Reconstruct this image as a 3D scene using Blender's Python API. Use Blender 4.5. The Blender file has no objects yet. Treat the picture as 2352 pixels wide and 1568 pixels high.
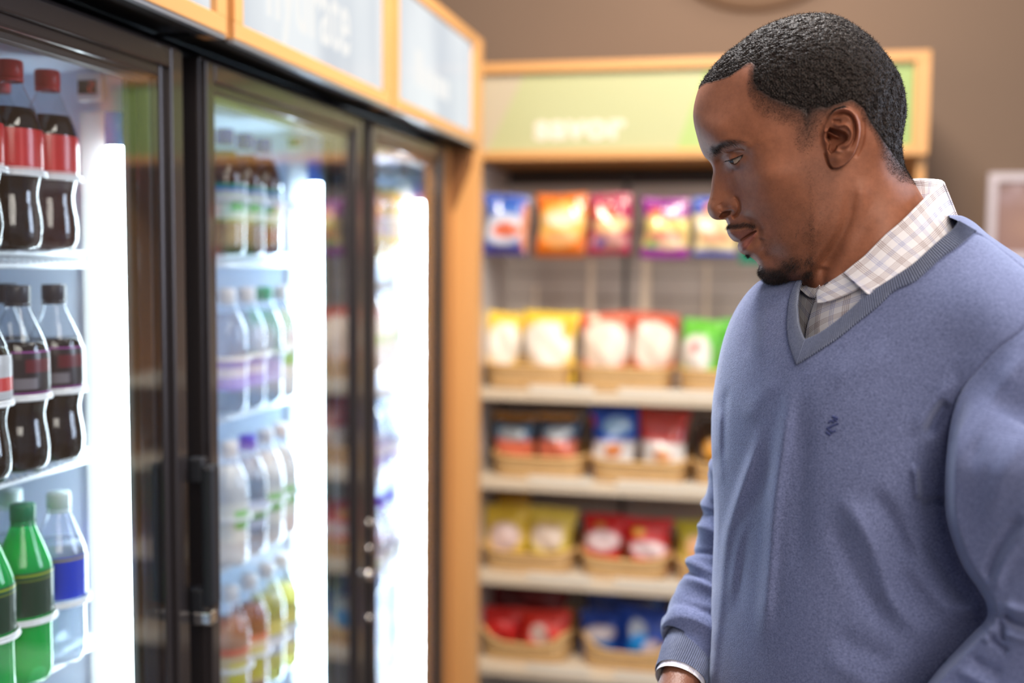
import bpy, bmesh, math, random
import numpy as np
from mathutils import Vector, Matrix, noise as mnoise

S = bpy.context.scene
COL = S.collection
random.seed(7)
rng = np.random.default_rng(11)

# ------------------------------------------------------------------ camera
FPX = 2500.0
YAW, PITCH, ROLL = math.radians(12.28), math.radians(4.2), math.atan(0.0084)
CAM = np.array([0.0, 0.0, 1.6])
_sy, _cy, _sp, _cp = math.sin(YAW), math.cos(YAW), math.sin(PITCH), math.cos(PITCH)
FWD = np.array([-_sy * _cp, _cy * _cp, -_sp])
R0 = np.array([_cy, _sy, 0.0])
U0 = np.cross(R0, FWD)
RGT = R0 * math.cos(ROLL) + U0 * math.sin(ROLL)
UPV = np.cross(RGT, FWD)
cam_d = bpy.data.cameras.new('camera')
cam = bpy.data.objects.new('camera', cam_d)
COL.objects.link(cam)
m = Matrix.Identity(4)
for i in range(3):
    m[i][0], m[i][1], m[i][2], m[i][3] = RGT[i], UPV[i], -FWD[i], CAM[i]
cam.matrix_world = m
cam_d.sensor_width = 36.0
cam_d.lens = FPX / 2352 * 36
cam_d.clip_start = 0.05
cam_d.dof.use_dof = True
cam_d.dof.focus_distance = 1.06
cam_d.dof.aperture_fstop = 2.05
S.camera = cam

# ------------------------------------------------------------------ world, exposure, lamps
S.view_settings.view_transform = 'Standard'
S.view_settings.look = 'None'
S.view_settings.gamma = 1.0
S.view_settings.use_curve_mapping = False
S.view_settings.exposure = 0.0
try:
    S.cycles.use_denoising = True
except Exception:
    pass
S.cycles.max_bounces = 10
S.cycles.transparent_max_bounces = 24
S.cycles.sample_clamp_indirect = 6.0
w = bpy.data.worlds.new('world')
S.world = w
w.use_nodes = True
w.node_tree.nodes['Background'].inputs[0].default_value = (0.80, 0.84, 1.0, 1)
w.node_tree.nodes['Background'].inputs[1].default_value = 0.24


def area(name, loc, target, size, power, color, size_y=None, spread=None):
    d = bpy.data.lights.new(name, 'AREA')
    d.energy = power
    d.color = color
    d.size = size
    if size_y:
        d.shape = 'RECTANGLE'
        d.size_y = size_y
    if spread:
        d.spread = math.radians(spread)
    o = bpy.data.objects.new(name, d)
    COL.objects.link(o)
    o.location = loc
    o.rotation_euler = (Vector(target) - Vector(loc)).to_track_quat('-Z', 'Y').to_euler()
    return o


area('ceiling_light_snacks', (-0.1, 1.75, 3.0), (-0.15, 3.3, 0.9), 0.5, 54, (1.0, 0.87, 0.72), 0.5)
area('ceiling_light_aisle', (0.9, 0.2, 3.1), (0.4, 0.9, 1.2), 0.8, 22, (1.0, 0.88, 0.76), 0.8)
area('ceiling_light_wall', (0.1, 3.2, 3.2), (0.1, 3.62, 2.3), 0.3, 4.6, (1.0, 0.82, 0.64), 0.3)
area('window_daylight', (3.0, 2.45, 2.1), (0.4, 1.0, 1.5), 1.2, 44, (0.74, 0.82, 1.0), 1.8, 120)
area('added_shoulder_fill', (-0.30, 1.55, 3.0), (0.10, 1.15, 1.5), 0.5, 20, (0.92, 0.94, 1.0), 0.5, 130)  # unseen lamp added to brighten the man's far shoulder and forehead
area('ceiling_light_entrance', (0.9, -1.6, 2.6), (0.3, 1.0, 1.35), 1.8, 58, (1.0, 0.87, 0.76), 1.2)


# ------------------------------------------------------------------ pixel <-> world
def ray(px, py):
    """direction (not normalised, unit along the optical axis) of the sight line through a pixel"""
    px = np.asarray(px, float)
    py = np.asarray(py, float)
    return (FWD[None, :] + ((px.reshape(-1, 1) - 1176) / FPX) * RGT[None, :]
            - ((py.reshape(-1, 1) - 784) / FPX) * UPV[None, :])


def P(px, py, z):
    return CAM + ray(px, py)[0] * z


def proj(p):
    p = np.atleast_2d(p) - CAM
    z = p @ FWD
    return np.stack([1176 + FPX * (p @ RGT) / z, 784 - FPX * (p @ UPV) / z, z], 1)


# ------------------------------------------------------------------ materials
MATS = {}


def nt(name):
    mt = bpy.data.materials.new(name)
    mt.use_nodes = True
    t = mt.node_tree
    b = t.nodes.get('Principled BSDF')
    return mt, t, b


def mat(name, col, rough=0.5, metal=0.0, spec=0.5, coat=0.0, noise=0.0, nscale=30, bump=0.0, bscale=200,
        stretch=(1, 1, 1), emit=None, estr=0.0, sheen=0.0, sss=0.0, alpha=None):
    if name in MATS:
        return MATS[name]
    mt, t, b = nt(name)
    b.inputs['Base Color'].default_value = (*col, 1)
    b.inputs['Roughness'].default_value = rough
    b.inputs['Metallic'].default_value = metal
    b.inputs['Specular IOR Level'].default_value = spec
    b.inputs['Coat Weight'].default_value = coat
    b.inputs['Sheen Weight'].default_value = sheen
    if emit:
        b.inputs['Emission Color'].default_value = (*emit, 1)
        b.inputs['Emission Strength'].default_value = estr
    if noise or bump:
        tc = t.nodes.new('ShaderNodeTexCoord')
        mp = t.nodes.new('ShaderNodeMapping')
        mp.inputs['Scale'].default_value = stretch
        t.links.new(tc.outputs['Object'], mp.inputs[0])
    if noise:
        n = t.nodes.new('ShaderNodeTexNoise')
        n.inputs['Scale'].default_value = nscale
        n.inputs['Detail'].default_value = 5
        t.links.new(mp.outputs[0], n.inputs['Vector'])
        r = t.nodes.new('ShaderNodeMixRGB')
        r.inputs[1].default_value = (*[c * (1 - noise) for c in col], 1)
        r.inputs[2].default_value = (*[min(1, c * (1 + noise)) for c in col], 1)
        t.links.new(n.outputs['Fac'], r.inputs[0])
        t.links.new(r.outputs[0], b.inputs['Base Color'])
    if bump:
        n2 = t.nodes.new('ShaderNodeTexNoise')
        n2.inputs['Scale'].default_value = bscale
        n2.inputs['Detail'].default_value = 3
        t.links.new(mp.outputs[0], n2.inputs['Vector'])
        bp = t.nodes.new('ShaderNodeBump')
        bp.inputs['Strength'].default_value = bump
        bp.inputs['Distance'].default_value = 0.002
        t.links.new(n2.outputs['Fac'], bp.inputs['Height'])
        t.links.new(bp.outputs[0], b.inputs['Normal'])
    MATS[name] = mt
    return mt


def emission(name, col, strength):
    mt, t, b = nt(name)
    t.nodes.remove(b)
    e = t.nodes.new('ShaderNodeEmission')
    e.inputs[0].default_value = (*col, 1)
    e.inputs[1].default_value = strength
    t.links.new(e.outputs[0], t.nodes['Material Output'].inputs[0])
    MATS[name] = mt
    return mt


def clear(name, tint, boost, rough=0.02, translucent=0.0, tcol=(1, 1, 1)):
    """clear pane or plastic: transparent with Fresnel reflection, optionally partly scattering"""
    mt, t, b = nt(name)
    t.nodes.remove(b)
    tr = t.nodes.new('ShaderNodeBsdfTransparent')
    tr.inputs[0].default_value = (*tint, 1)
    gl = t.nodes.new('ShaderNodeBsdfGlossy')
    gl.inputs['Roughness'].default_value = rough
    lw = t.nodes.new('ShaderNodeLayerWeight')      # Schlick on both sides of the sheet
    lw.inputs['Blend'].default_value = 0.5
    pw = t.nodes.new('ShaderNodeMath')
    pw.operation = 'POWER'
    pw.inputs[1].default_value = 5.0
    t.links.new(lw.outputs['Facing'], pw.inputs[0])
    mu = t.nodes.new('ShaderNodeMath')
    mu.operation = 'MULTIPLY_ADD'
    mu.use_clamp = True
    mu.inputs[1].default_value = 0.96 * boost
    mu.inputs[2].default_value = 0.04 * boost
    t.links.new(pw.outputs[0], mu.inputs[0])
    mx = t.nodes.new('ShaderNodeMixShader')
    t.links.new(mu.outputs[0], mx.inputs[0])
    base = tr
    if translucent:
        tl = t.nodes.new('ShaderNodeBsdfTranslucent')
        tl.inputs[0].default_value = (*tcol, 1)
        df = t.nodes.new('ShaderNodeBsdfDiffuse')
        df.inputs[0].default_value = (*tcol, 1)
        m1 = t.nodes.new('ShaderNodeMixShader')
        m1.inputs[0].default_value = 0.5
        t.links.new(tl.outputs[0], m1.inputs[1])
        t.links.new(df.outputs[0], m1.inputs[2])
        m2 = t.nodes.new('ShaderNodeMixShader')
        m2.inputs[0].default_value = translucent
        t.links.new(tr.outputs[0], m2.inputs[1])
        t.links.new(m1.outputs[0], m2.inputs[2])
        base = m2
    t.links.new(base.outputs[0], mx.inputs[1])
    t.links.new(gl.outputs[0], mx.inputs[2])
    t.links.new(mx.outputs[0], t.nodes['Material Output'].inputs[0])
    MATS[name] = mt
    return mt


def colattr(name, rough=0.4, spec=0.5, coat=0.0, bump=0.0, bscale=300):
    """takes its base colour from the mesh's own colour attribute (printed surface)"""
    if name in MATS:
        return MATS[name]
    mt, t, b = nt(name)
    a = t.nodes.new('ShaderNodeAttribute')
    a.attribute_name = 'col'
    t.links.new(a.outputs['Color'], b.inputs['Base Color'])
    b.inputs['Roughness'].default_value = rough
    b.inputs['Specular IOR Level'].default_value = spec
    b.inputs['Coat Weight'].default_value = coat
    if bump:
        tc = t.nodes.new('ShaderNodeTexCoord')
        n2 = t.nodes.new('ShaderNodeTexNoise')
        n2.inputs['Scale'].default_value = bscale
        t.links.new(tc.outputs['Object'], n2.inputs['Vector'])
        bp = t.nodes.new('ShaderNodeBump')
        bp.inputs['Strength'].default_value = bump
        bp.inputs['Distance'].default_value = 0.004
        t.links.new(n2.outputs['Fac'], bp.inputs['Height'])
        t.links.new(bp.outputs[0], b.inputs['Normal'])
    MATS[name] = mt
    return mt


def wood(name, c1, c2, axis=2):
    mt, t, b = nt(name)
    tc = t.nodes.new('ShaderNodeTexCoord')
    mp = t.nodes.new('ShaderNodeMapping')
    sc = [26, 26, 26]
    sc[axis] = 1.6
    mp.inputs['Scale'].default_value = sc
    n = t.nodes.new('ShaderNodeTexNoise')
    n.inputs['Scale'].default_value = 1.0
    n.inputs['Detail'].default_value = 6
    n.inputs['Distortion'].default_value = 0.6
    r = t.nodes.new('ShaderNodeMixRGB')
    r.inputs[1].default_value = (*c1, 1)
    r.inputs[2].default_value = (*c2, 1)
    t.links.new(tc.outputs['Object'], mp.inputs[0])
    t.links.new(mp.outputs[0], n.inputs['Vector'])
    t.links.new(n.outputs['Fac'], r.inputs[0])
    t.links.new(r.outputs[0], b.inputs['Base Color'])
    b.inputs['Roughness'].default_value = 0.42
    MATS[name] = mt
    return mt


# ------------------------------------------------------------------ mesh helpers
def link(name, me, mt=None, parent=None, smooth=False):
    o = bpy.data.objects.new(name, me)
    COL.objects.link(o)
    if mt is not None:
        for x in (mt if isinstance(mt, (list, tuple)) else [mt]):
            me.materials.append(x)
    if parent is not None:
        o.parent = parent
    if smooth:
        me.shade_smooth()
    return o


def tag(o, label=None, cat=None, group=None, kind=None):
    if label: o['label'] = label
    if cat: o['category'] = cat
    if group: o['group'] = group
    if kind: o['kind'] = kind
    return o


def empty(name, loc=(0, 0, 0), rz=0.0):
    o = bpy.data.objects.new(name, None)
    o.empty_display_size = 0.05
    COL.objects.link(o)
    o.location = loc
    o.rotation_euler = (0, 0, rz)
    return o


class MB:
    """collects shapes and links them as one mesh"""
    def __init__(s):
        s.v, s.f, s.c = [], [], []

    def add(s, v, f, c=None):
        n = len(s.v)
        s.v += [tuple(map(float, x)) for x in v]
        s.f += [tuple(i + n for i in q) for q in f]
        if c is not None:
            s.c += [tuple(x) for x in c]
        return s

    def box(s, x0, x1, y0, y1, z0, z1, bev=0.0):
        if bev:
            bm = bmesh.new()
            bmesh.ops.create_cube(bm, size=1)
            for v in bm.verts:
                v.co = Vector(((x0 + x1) / 2 + v.co.x * (x1 - x0), (y0 + y1) / 2 + v.co.y * (y1 - y0),
                               (z0 + z1) / 2 + v.co.z * (z1 - z0)))
            bmesh.ops.bevel(bm, geom=bm.edges[:], offset=bev, segments=2, affect='EDGES', profile=0.6)
            bm.verts.index_update()
            s.add([v.co for v in bm.verts], [[v.index for v in f.verts] for f in bm.faces])
            bm.free()
            return s
        v = [(x0, y0, z0), (x1, y0, z0), (x1, y1, z0), (x0, y1, z0), (x0, y0, z1), (x1, y0, z1), (x1, y1, z1), (x0, y1, z1)]
        return s.add(v, [(0, 3, 2, 1), (4, 5, 6, 7), (0, 1, 5, 4), (1, 2, 6, 5), (2, 3, 7, 6), (3, 0, 4, 7)])

    def rod(s, pts, r, n=8, cap=True):
        pts = [Vector(p) for p in pts]
        rings = []
        for i, p in enumerate(pts):
            d = (pts[min(i + 1, len(pts) - 1)] - pts[max(i - 1, 0)]).normalized()
            a = d.orthogonal().normalized() if i == 0 else (a - d * a.dot(d)).normalized()
            b = d.cross(a)
            rings.append([p + (a * math.cos(2 * math.pi * k / n) + b * math.sin(2 * math.pi * k / n)) * r for k in range(n)])
        v = [q for rg in rings for q in rg]
        f = []
        for i in range(len(pts) - 1):
            for k in range(n):
                f.append((i * n + k, i * n + (k + 1) % n, (i + 1) * n + (k + 1) % n, (i + 1) * n + k))
        if cap:
            f.append(tuple(range(n))[::-1])
            f.append(tuple((len(pts) - 1) * n + k for k in range(n)))
        return s.add(v, f)

    def lathe(s, prof, n=32, c=(0, 0, 0), arc=None):
        """prof: (radius, height) from bottom to top"""
        v, f = [], []
        for r, z in prof:
            for k in range(n):
                a = 2 * math.pi * k / n
                v.append((c[0] + r * math.cos(a), c[1] + r * math.sin(a), c[2] + z))
        for i in range(len(prof) - 1):
            for k in range(n):
                f.append((i * n + k, i * n + (k + 1) % n, (i + 1) * n + (k + 1) % n, (i + 1) * n + k))
        return s.add(v, f)

    def build(s, name, mt, parent=None, smooth=False):
        me = bpy.data.meshes.new(name)
        me.from_pydata(s.v, [], s.f)
        me.validate()
        me.update()
        if s.c and len(s.c) == len(me.vertices):
            at = me.color_attributes.new('col', 'FLOAT_COLOR', 'POINT')
            at.data.foreach_set('color', np.array([(*c[:3], 1.0) for c in s.c], dtype=np.float32).ravel())
        return link(name, me, mt, parent, smooth)


def np_mesh(name, v, f, mt, parent=None, smooth=True, col=None, uv=None, attrs=None):
    me = bpy.data.meshes.new(name)
    v = np.asarray(v, dtype=np.float32)
    f = np.asarray(f, dtype=np.int32)
    me.vertices.add(len(v))
    me.vertices.foreach_set('co', v.ravel())
    k = f.shape[1]
    me.loops.add(f.size)
    me.loops.foreach_set('vertex_index', f.ravel())
    me.polygons.add(len(f))
    me.polygons.foreach_set('loop_start', np.arange(0, f.size, k, dtype=np.int32))
    me.polygons.foreach_set('loop_total', np.full(len(f), k, dtype=np.int32))
    me.update(calc_edges=True)
    me.validate()
    if col is not None:
        at = me.color_attributes.new('col', 'FLOAT_COLOR', 'POINT')
        c = np.ones((len(v), 4), np.float32)
        c[:, :3] = col
        at.data.foreach_set('color', c.ravel())
    for an, av in (attrs or {}).items():
        at = me.attributes.new(an, 'FLOAT', 'POINT')
        at.data.foreach_set('value', np.asarray(av, np.float32))
    if uv is not None:
        ul = me.uv_layers.new(name='UVMap')
        ul.data.foreach_set('uv', np.asarray(uv, np.float32)[f.ravel()].ravel())
    return link(name, me, mt, parent, smooth)


def srgb(r, g, b):
    return tuple((c / 255 / 12.92) if c / 255 <= 0.04045 else ((c / 255 + 0.055) / 1.055) ** 2.4 for c in (r, g, b))


def children_of(o):
    return [c for c in KIDS.get(o.name, [])]


KIDS = {}


def copy_tree(o, parent=None):
    c = o.copy()
    COL.objects.link(c)
    if parent is not None:
        c.parent = parent
    for ch in list(o.children):
        copy_tree(ch, c)
    return c


# ================================================================== the store
M_wall = mat('taupe_wall_paint', srgb(122, 102, 87), rough=0.75, noise=0.04, nscale=3, bump=0.15, bscale=120)
M_floor = mat('floor_tile', srgb(120, 112, 104), rough=0.35, noise=0.12, nscale=4)
M_oak = wood('honey_oak', srgb(196, 142, 84), srgb(216, 164, 104), 2)
M_oakh = wood('honey_oak_lengthwise', srgb(196, 142, 84), srgb(216, 164, 104), 1)
M_oakx = wood('honey_oak_crosswise', srgb(196, 142, 84), srgb(216, 164, 104), 0)
M_black = mat('black_door_metal', srgb(52, 47, 48), rough=0.3, metal=0.4, spec=0.6, coat=0.4)
M_dark = mat('dark_recess', srgb(16, 15, 17), rough=0.6)
M_rubber = mat('door_gasket', srgb(28, 29, 33), rough=0.5)
M_inner = mat('cooler_lining', srgb(214, 228, 246), rough=0.45, noise=0.02, nscale=6)
M_wire = mat('white_coated_wire', srgb(238, 242, 246), rough=0.3)
M_white = mat('white_plastic', srgb(232, 234, 232), rough=0.35)
M_chrome = mat('chrome', (0.8, 0.78, 0.74), rough=0.18, metal=1.0)
M_TUBES = [emission('light_tube', (0.80, 0.93, 1.0), 22.0), emission('bright_light_tube', (0.64, 0.83, 1.0), 62.0), emission('far_light_tube', (0.80, 0.91, 1.0), 190.0)]
M_sock = mat('tube_socket', srgb(90, 130, 220), rough=0.4)
M_glass = clear('cooler_glass', (0.97, 0.985, 0.99), 1.9, 0.015)
M_lens = mat('display_screen', srgb(40, 46, 32), rough=0.2)
M_red_led = emission('red_digit', (1.0, 0.16, 0.10), 0.35)


def struct(name, mb, m):
    o = mb.build(name, m)
    o['kind'] = 'structure'
    return o


struct('floor', MB().box(-2.2, 4.5, -3.0, 3.7, -0.05, 0.0), M_floor)
struct('wall_back', MB().box(-2.2, 4.5, 3.62, 3.72, 0.0, 3.3), M_wall)
struct('wall_left', MB().box(-2.3, -2.2, -3.0, 3.72, 0.0, 3.3), M_wall)
struct('baseboard_back', MB().box(0.5, 4.5, 3.605, 3.62, 0.0, 0.1), M_white)

# ---- coolers, in a row along y
XF = -0.755          # front of the doors
HX = -0.695          # front of the sign boxes
BAYS = [(0.695, 1.385), (1.385, 2.075), (2.075, 2.765)]
DOORS = [(0.735, 1.368), (1.423, 2.069), (2.118, 2.668)]
SHELF_Z = [1.60, 1.33, 1.065, 0.80, 0.50]
LANES = [(1.242, 1.170, 1.098), (1.72, 1.795, 1.868, 1.938), (2.44, 2.515, 2.59)]
CLAB = ['black glass-door drinks cooler of cola bottles, nearest the camera',
        'black glass-door drinks cooler in the middle of the row',
        'black glass-door drinks cooler farthest away, beside the oak end panel']


def make_cooler(i):
    y0, y1 = BAYS[i]
    d0, d1 = DOORS[i]
    root = empty('drinks_cooler', (0, (y0 + y1) / 2, 0))
    tag(root, CLAB[i], 'cooler', 'glass-door drinks coolers in a row')
    oy = (y0 + y1) / 2

    def B(mb, name, m, parent=root, smooth=False):
        o = mb.build(name, m, parent, smooth)
        off = oy if parent is root else 0
        if parent is root:
            for v in o.data.vertices:
                v.co.y -= off
        else:
            for v in o.data.vertices:
                v.co.y -= oy
        return o
    # cabinet shell
    c = MB()
    c.box(-1.50, -1.46, y0 + .004, y1 - .004, 0.0, 1.885)
    c.box(-1.46, -0.805, y0 + .004, y0 + .02, 0.0, 1.885)
    c.box(-1.46, -0.805, y1 - .02, y1 - .004, 0.0, 1.885)
    c.box(-1.46, -0.805, y0 + .02, y1 - .02, 1.865, 1.885)
    c.box(-1.46, -0.805, y0 + .02, y1 - .02, 0.0, 0.2)
    B(c, 'cabinet', M_dark)
    l = MB()
    l.box(-1.46, -1.45, y0 + .02, y1 - .02, 0.2, 1.865)
    l.box(-1.45, -0.812, y0 + .02, y0 + .028, 0.2, 1.865)
    l.box(-1.45, -0.812, y1 - .028, y1 - .02, 0.2, 1.865)
    l.box(-1.45, -0.812, y0 + .028, y1 - .028, 1.855, 1.865)
    l.box(-1.45, -0.812, y0 + .028, y1 - .028, 0.2, 0.21)
    B(l, 'lining', M_inner)
    # light fitting on the far jamb and on the near jamb
    lf = MB()
    lf.box(-0.905, -0.822, y1 - .034, y1 - .0281, 0.30, 1.80, .002)
    B(lf, 'light_reflector', M_white)
    B(MB().box(-.8215, -.812, y1 - .062, y1 - .0281, .22, 1.85, .001), 'jamb_shade_strip', mat('jamb_shade_grey', srgb(92, 102, 100), rough=.5))  # added strip; its dark grey stands in for shade beside the shielded tube
    for yt in (y1 - .048,):
        B(MB().rod([(-.838, yt, .34), (-.838, yt, 1.750)], .0155, 20), 'light_tube', M_TUBES[i], smooth=True)
        B(MB().rod([(-.838, yt, 1.750), (-.838, yt, 1.795)], .0165, 20), 'tube_socket', M_sock, smooth=True)
        B(MB().rod([(-.838, yt, .305), (-.838, yt, .34)], .0165, 20), 'tube_socket', M_sock, smooth=True)
    # door
    dr = MB()
    t = .05
    for (a0, a1, b0, b1) in ((d0, d0 + t * .8, .12, 1.885), (d1 - t, d1, .12, 1.885)):
        dr.box(-.80, XF - .008, a0, a1, b0, b1, .004)
    dr.box(-.80, XF - .008, d0 + t * .8, d1 - t, 1.838, 1.885, .004)
    dr.box(-.80, XF - .008, d0 + t * .8, d1 - t, .12, .17, .004)
    # raised outer face, bevelled
    dr.box(XF - .010, XF, d0 + .004, d0 + t * .62, .125, 1.880, .0035)
    dr.box(XF - .010, XF, d1 - t * .72, d1 - .004, .125, 1.880, .0035)
    dr.box(XF - .010, XF, d0 + t * .62, d1 - t * .72, 1.852, 1.880, .0035)
    door = B(dr, 'door', M_black)
    B(MB().box(-.7715, -.7655, d0 + t * .8 - .004, d1 - t + .004, .166, 1.842), 'door_glass', M_glass, door)
    gk = MB()
    for (a0, a1, b0, b1) in ((d0 + t * .8, d0 + t * .8 + .008, .17, 1.838), (d1 - t - .010, d1 - t, .17, 1.838)):
        gk.box(-.792, -.774, a0, a1, b0, b1, .002)
    gk.box(-.792, -.774, d0 + t * .8, d1 - t, 1.829, 1.838, .002)
    B(gk, 'door_gasket', M_rubber, door)
    if i == 0:
        hy = d1 + .006
        h = MB()
        h.box(XF + .018, XF + .036, hy - .012, hy + .014, 1.115, 1.315, .006)
        h.box(XF - .001, XF + .020, hy - .010, hy + .010, 1.29, 1.325, .004)
        h.box(XF - .001, XF + .020, hy - .010, hy + .010, 1.105, 1.14, .004)
        ho = B(h, 'door_handle', mat('black_handle_plastic', srgb(22, 24, 30), rough=0.45), door)
        B(MB().box(XF + .001, XF + .03, hy - .008, hy + .012, 1.088, 1.106, .003), 'handle_bracket', M_chrome, door)
    # shelves: front double rod, back rod, wires front to back
    for z in SHELF_Z:
        s = MB()
        ya, yb = y0 + .045, y1 - .052
        s.rod([(-.893, ya, z + .006), (-.893, yb, z + .006)], .0042, 8)
        s.rod([(-.893, ya, z - .010), (-.893, yb + .004, z - .010)], .0042, 8)
        s.rod([(-1.42, ya, z), (-1.42, yb, z)], .004, 8)
        s.rod([(-1.15, ya, z - .006), (-1.15, yb, z - .006)], .004, 8)
        s.rod([(-1.42, ya, z), (-.893, ya, z - .002)], .004, 8)
        s.rod([(-1.42, yb, z), (-.893, yb, z - .002)], .004, 8)
        k = ya + .012
        while k < yb:
            s.rod([(-1.42, k, z + .001), (-.893, k, z + .001), (-.888, k, z - .004), (-.893, k, z - .010)], .0014, 6)
            k += .0125
        sh = B(s, 'shelf', M_wire, smooth=True)
        if z < 0.9 and i == 0:
            continue
        # bottle guides: upright loops with a flat stop in front of each lane
        g = MB()
        k = y1 - .107
        while k > y0 + .30:
            g.rod([(-.905, k - .030, z + .012), (-.893, k - .030, z + .004)], .002, 6)
            g.box(-.902, -.898, k - .016, k + .012, z + .018, z + .030, .001)
            k -= .072
        for kk in LANES[i]:
            lz = z + (.099 if z > 1.2 else .088)
            arc = []
            for q_ in range(17):
                an = math.radians(-100 + 200 * q_ / 16)
                arc.append((-.876 + .0385 * math.cos(an), kk + .0385 * math.sin(an), lz))
            g.rod(arc, .0024, 8)
            g.rod([(p_[0], p_[1], p_[2] + .004) for p_ in arc], .0018, 6)
        B(g, 'bottle_guide', M_wire, sh)
    # thermometer
    yt = y1 - .036
    th = B(MB().box(-.900, -.862, yt - .010, yt, 1.812, 1.850, .003), 'thermometer', M_white)
    B(MB().box(-.897, -.870, yt - .0115, yt - .0098, 1.822, 1.840), 'thermometer_screen', M_lens, th)
    dg = MB()
    cx, cz, wv, hh, tt = -.877, 1.831, .0036, .0060, .0011
    for (ax, az, bx, bz) in ((-wv, hh, wv, hh), (wv, hh, wv, 0), (wv, 0, -wv, 0), (-wv, 0, -wv, -hh), (-wv, -hh, wv, -hh)):
        dg.box(cx + min(ax, bx) - tt / 2, cx + max(ax, bx) + tt / 2, yt - .0122, yt - .0114, cz + min(az, bz) - tt / 2, cz + max(az, bz) + tt / 2)
    B(dg, 'thermometer_digit', M_red_led, th)
    return root


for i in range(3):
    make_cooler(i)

# dark strip between the cabinets, under the sign boxes
cap = MB().box(-1.5, -.815, .70, 2.764, 1.887, 1.899)
tag(cap.build('cooler_top_cover', M_dark), 'black cover plate over the row of glass-door coolers, under the oak signs', 'cover plate')

# door lock and screws on the middle cooler's door, between it and the last
# ---- sign boxes
M_sign = None
mt, t, b = nt('backlit_sign_face')
t.nodes.remove(b)
tc = t.nodes.new('ShaderNodeTexCoord')
mp = t.nodes.new('ShaderNodeMapping')
mp.inputs['Scale'].default_value = (1, 3.2, 0.7)
ns = t.nodes.new('ShaderNodeTexNoise')
ns.inputs['Scale'].default_value = 1.3
cr = t.nodes.new('ShaderNodeValToRGB')
cr.color_ramp.elements[0].position = .38
cr.color_ramp.elements[0].color = (.62, .67, .73, 1)
cr.color_ramp.elements[1].position = .60
cr.color_ramp.elements[1].color = (.84, .88, .90, 1)
e = t.nodes.new('ShaderNodeEmission')
e.inputs[1].default_value = 1.1
df = t.nodes.new('ShaderNodeBsdfGlossy')
df.inputs['Roughness'].default_value = 0.15
mx = t.nodes.new('ShaderNodeMixShader')
mx.inputs[0].default_value = 0.06
t.links.new(tc.outputs['Object'], mp.inputs[0])
t.links.new(mp.outputs[0], ns.inputs['Vector'])
t.links.new(ns.outputs['Fac'], cr.inputs[0])
t.links.new(cr.outputs[0], e.inputs[0])
t.links.new(e.outputs[0], mx.inputs[1])
t.links.new(df.outputs[0], mx.inputs[2])
t.links.new(mx.outputs[0], t.nodes['Material Output'].inputs[0])
M_signface = mt
M_signtext = emission('backlit_lettering', (1.0, 0.985, 0.95), 0.98)
M_under = mat('pale_metal_edge', srgb(176, 184, 194), rough=0.3, metal=0.6)


def slab_word(word, height, bold, name, m, parent, mtx):
    """lettering as one mesh: built-in face, thickened, with slab serifs"""
    cu = bpy.data.curves.new(name, 'FONT')
    cu.body = word
    cu.size = height
    cu.extrude = .0008
    cu.offset = bold
    cu.space_character = 1.06
    o = bpy.data.objects.new(name, cu)
    COL.objects.link(o)
    dg = bpy.context.evaluated_depsgraph_get()
    me = bpy.data.meshes.new_from_object(o.evaluated_get(dg))
    COL.objects.unlink(o)
    bpy.data.objects.remove(o)
    me.transform(mtx)
    me.name = name
    o = link(name, me, m, parent)
    return o


SLAB = ['pale backlit sign box in oak above the nearest cooler, mostly out of view',
        'oak sign box lettered hydrate above the middle cooler',
        'oak sign box above the farthest cooler, meeting the oak end panel']
for i, (y0, y1) in enumerate(BAYS):
    oy = (y0 + y1) / 2
    root = empty('sign_box', (HX, oy, 1.90))
    tag(root, SLAB[i], 'sign', 'oak sign boxes over the coolers')
    h0, h1 = 0.0, 0.275
    a, b_ = y0 - oy + .012, y1 - oy - .012
    fr = MB()
    fr.box(-.018, 0, a, b_, h0, h0 + .024, .002)
    fr.build('frame_rail', M_oakh, root)
    MB().box(-.045, 0, a, b_, h1 - .026, h1, .002).build('frame_rail', M_oakh, root)
    fr = MB()
    fr.box(-.045, 0, a, a + .026, h0 + .024, h1 - .026)
    fr.build('frame_stile', M_oak, root)
    MB().box(-.045, 0, b_ - .026, b_, h0 + .024, h1 - .026).build('frame_stile', M_oak, root)
    MB().box(-.045, -.008, b_, b_ + .0235 if i < 2 else b_ + .0118, h0, h1).build('joint_strip', wood('joint_oak_%d' % i, srgb(170, 116, 62), srgb(186, 132, 76), 2), root)
    MB().box(-.040, -.010, a + .026, b_ - .026, h0 + .024, h1 - .026).build('sign_face', M_signface, root)
    MB().box(-.012, -.002, a, b_, -.005, 0.0).build('metal_edge', M_under, root)
    MB().box(-.60, -.045, a, b_, .006, h1).box(-.045, -.018, a, b_, .001, .022).build('sign_case', M_dark, root)
    if i == 1:
        mt_ = Matrix.Translation((-.0085, -.216, .062)) @ Matrix.Rotation(math.radians(90), 4, 'Z') @ Matrix.Rotation(math.radians(90), 4, 'X') @ Matrix.Diagonal((.64, 1, 1, 1))
        slab_word('hydrate', .165, .0022, 'sign_lettering', M_signtext, root, mt_)
    if i == 2:
        # faint smaller lettering, unreadable in the photograph: two pale blocks
        s = MB()
        for k, (ya, yb) in enumerate(((-.17, -.12), (-.11, -.07), (-.06, -.02), (-.01, .04), (.05, .09))):
            s.box(-.0105, -.009, ya, yb, .075, .120 + (.03 if k == 0 else 0), .001)
        s.build('sign_lettering', M_signtext, root)

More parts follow.
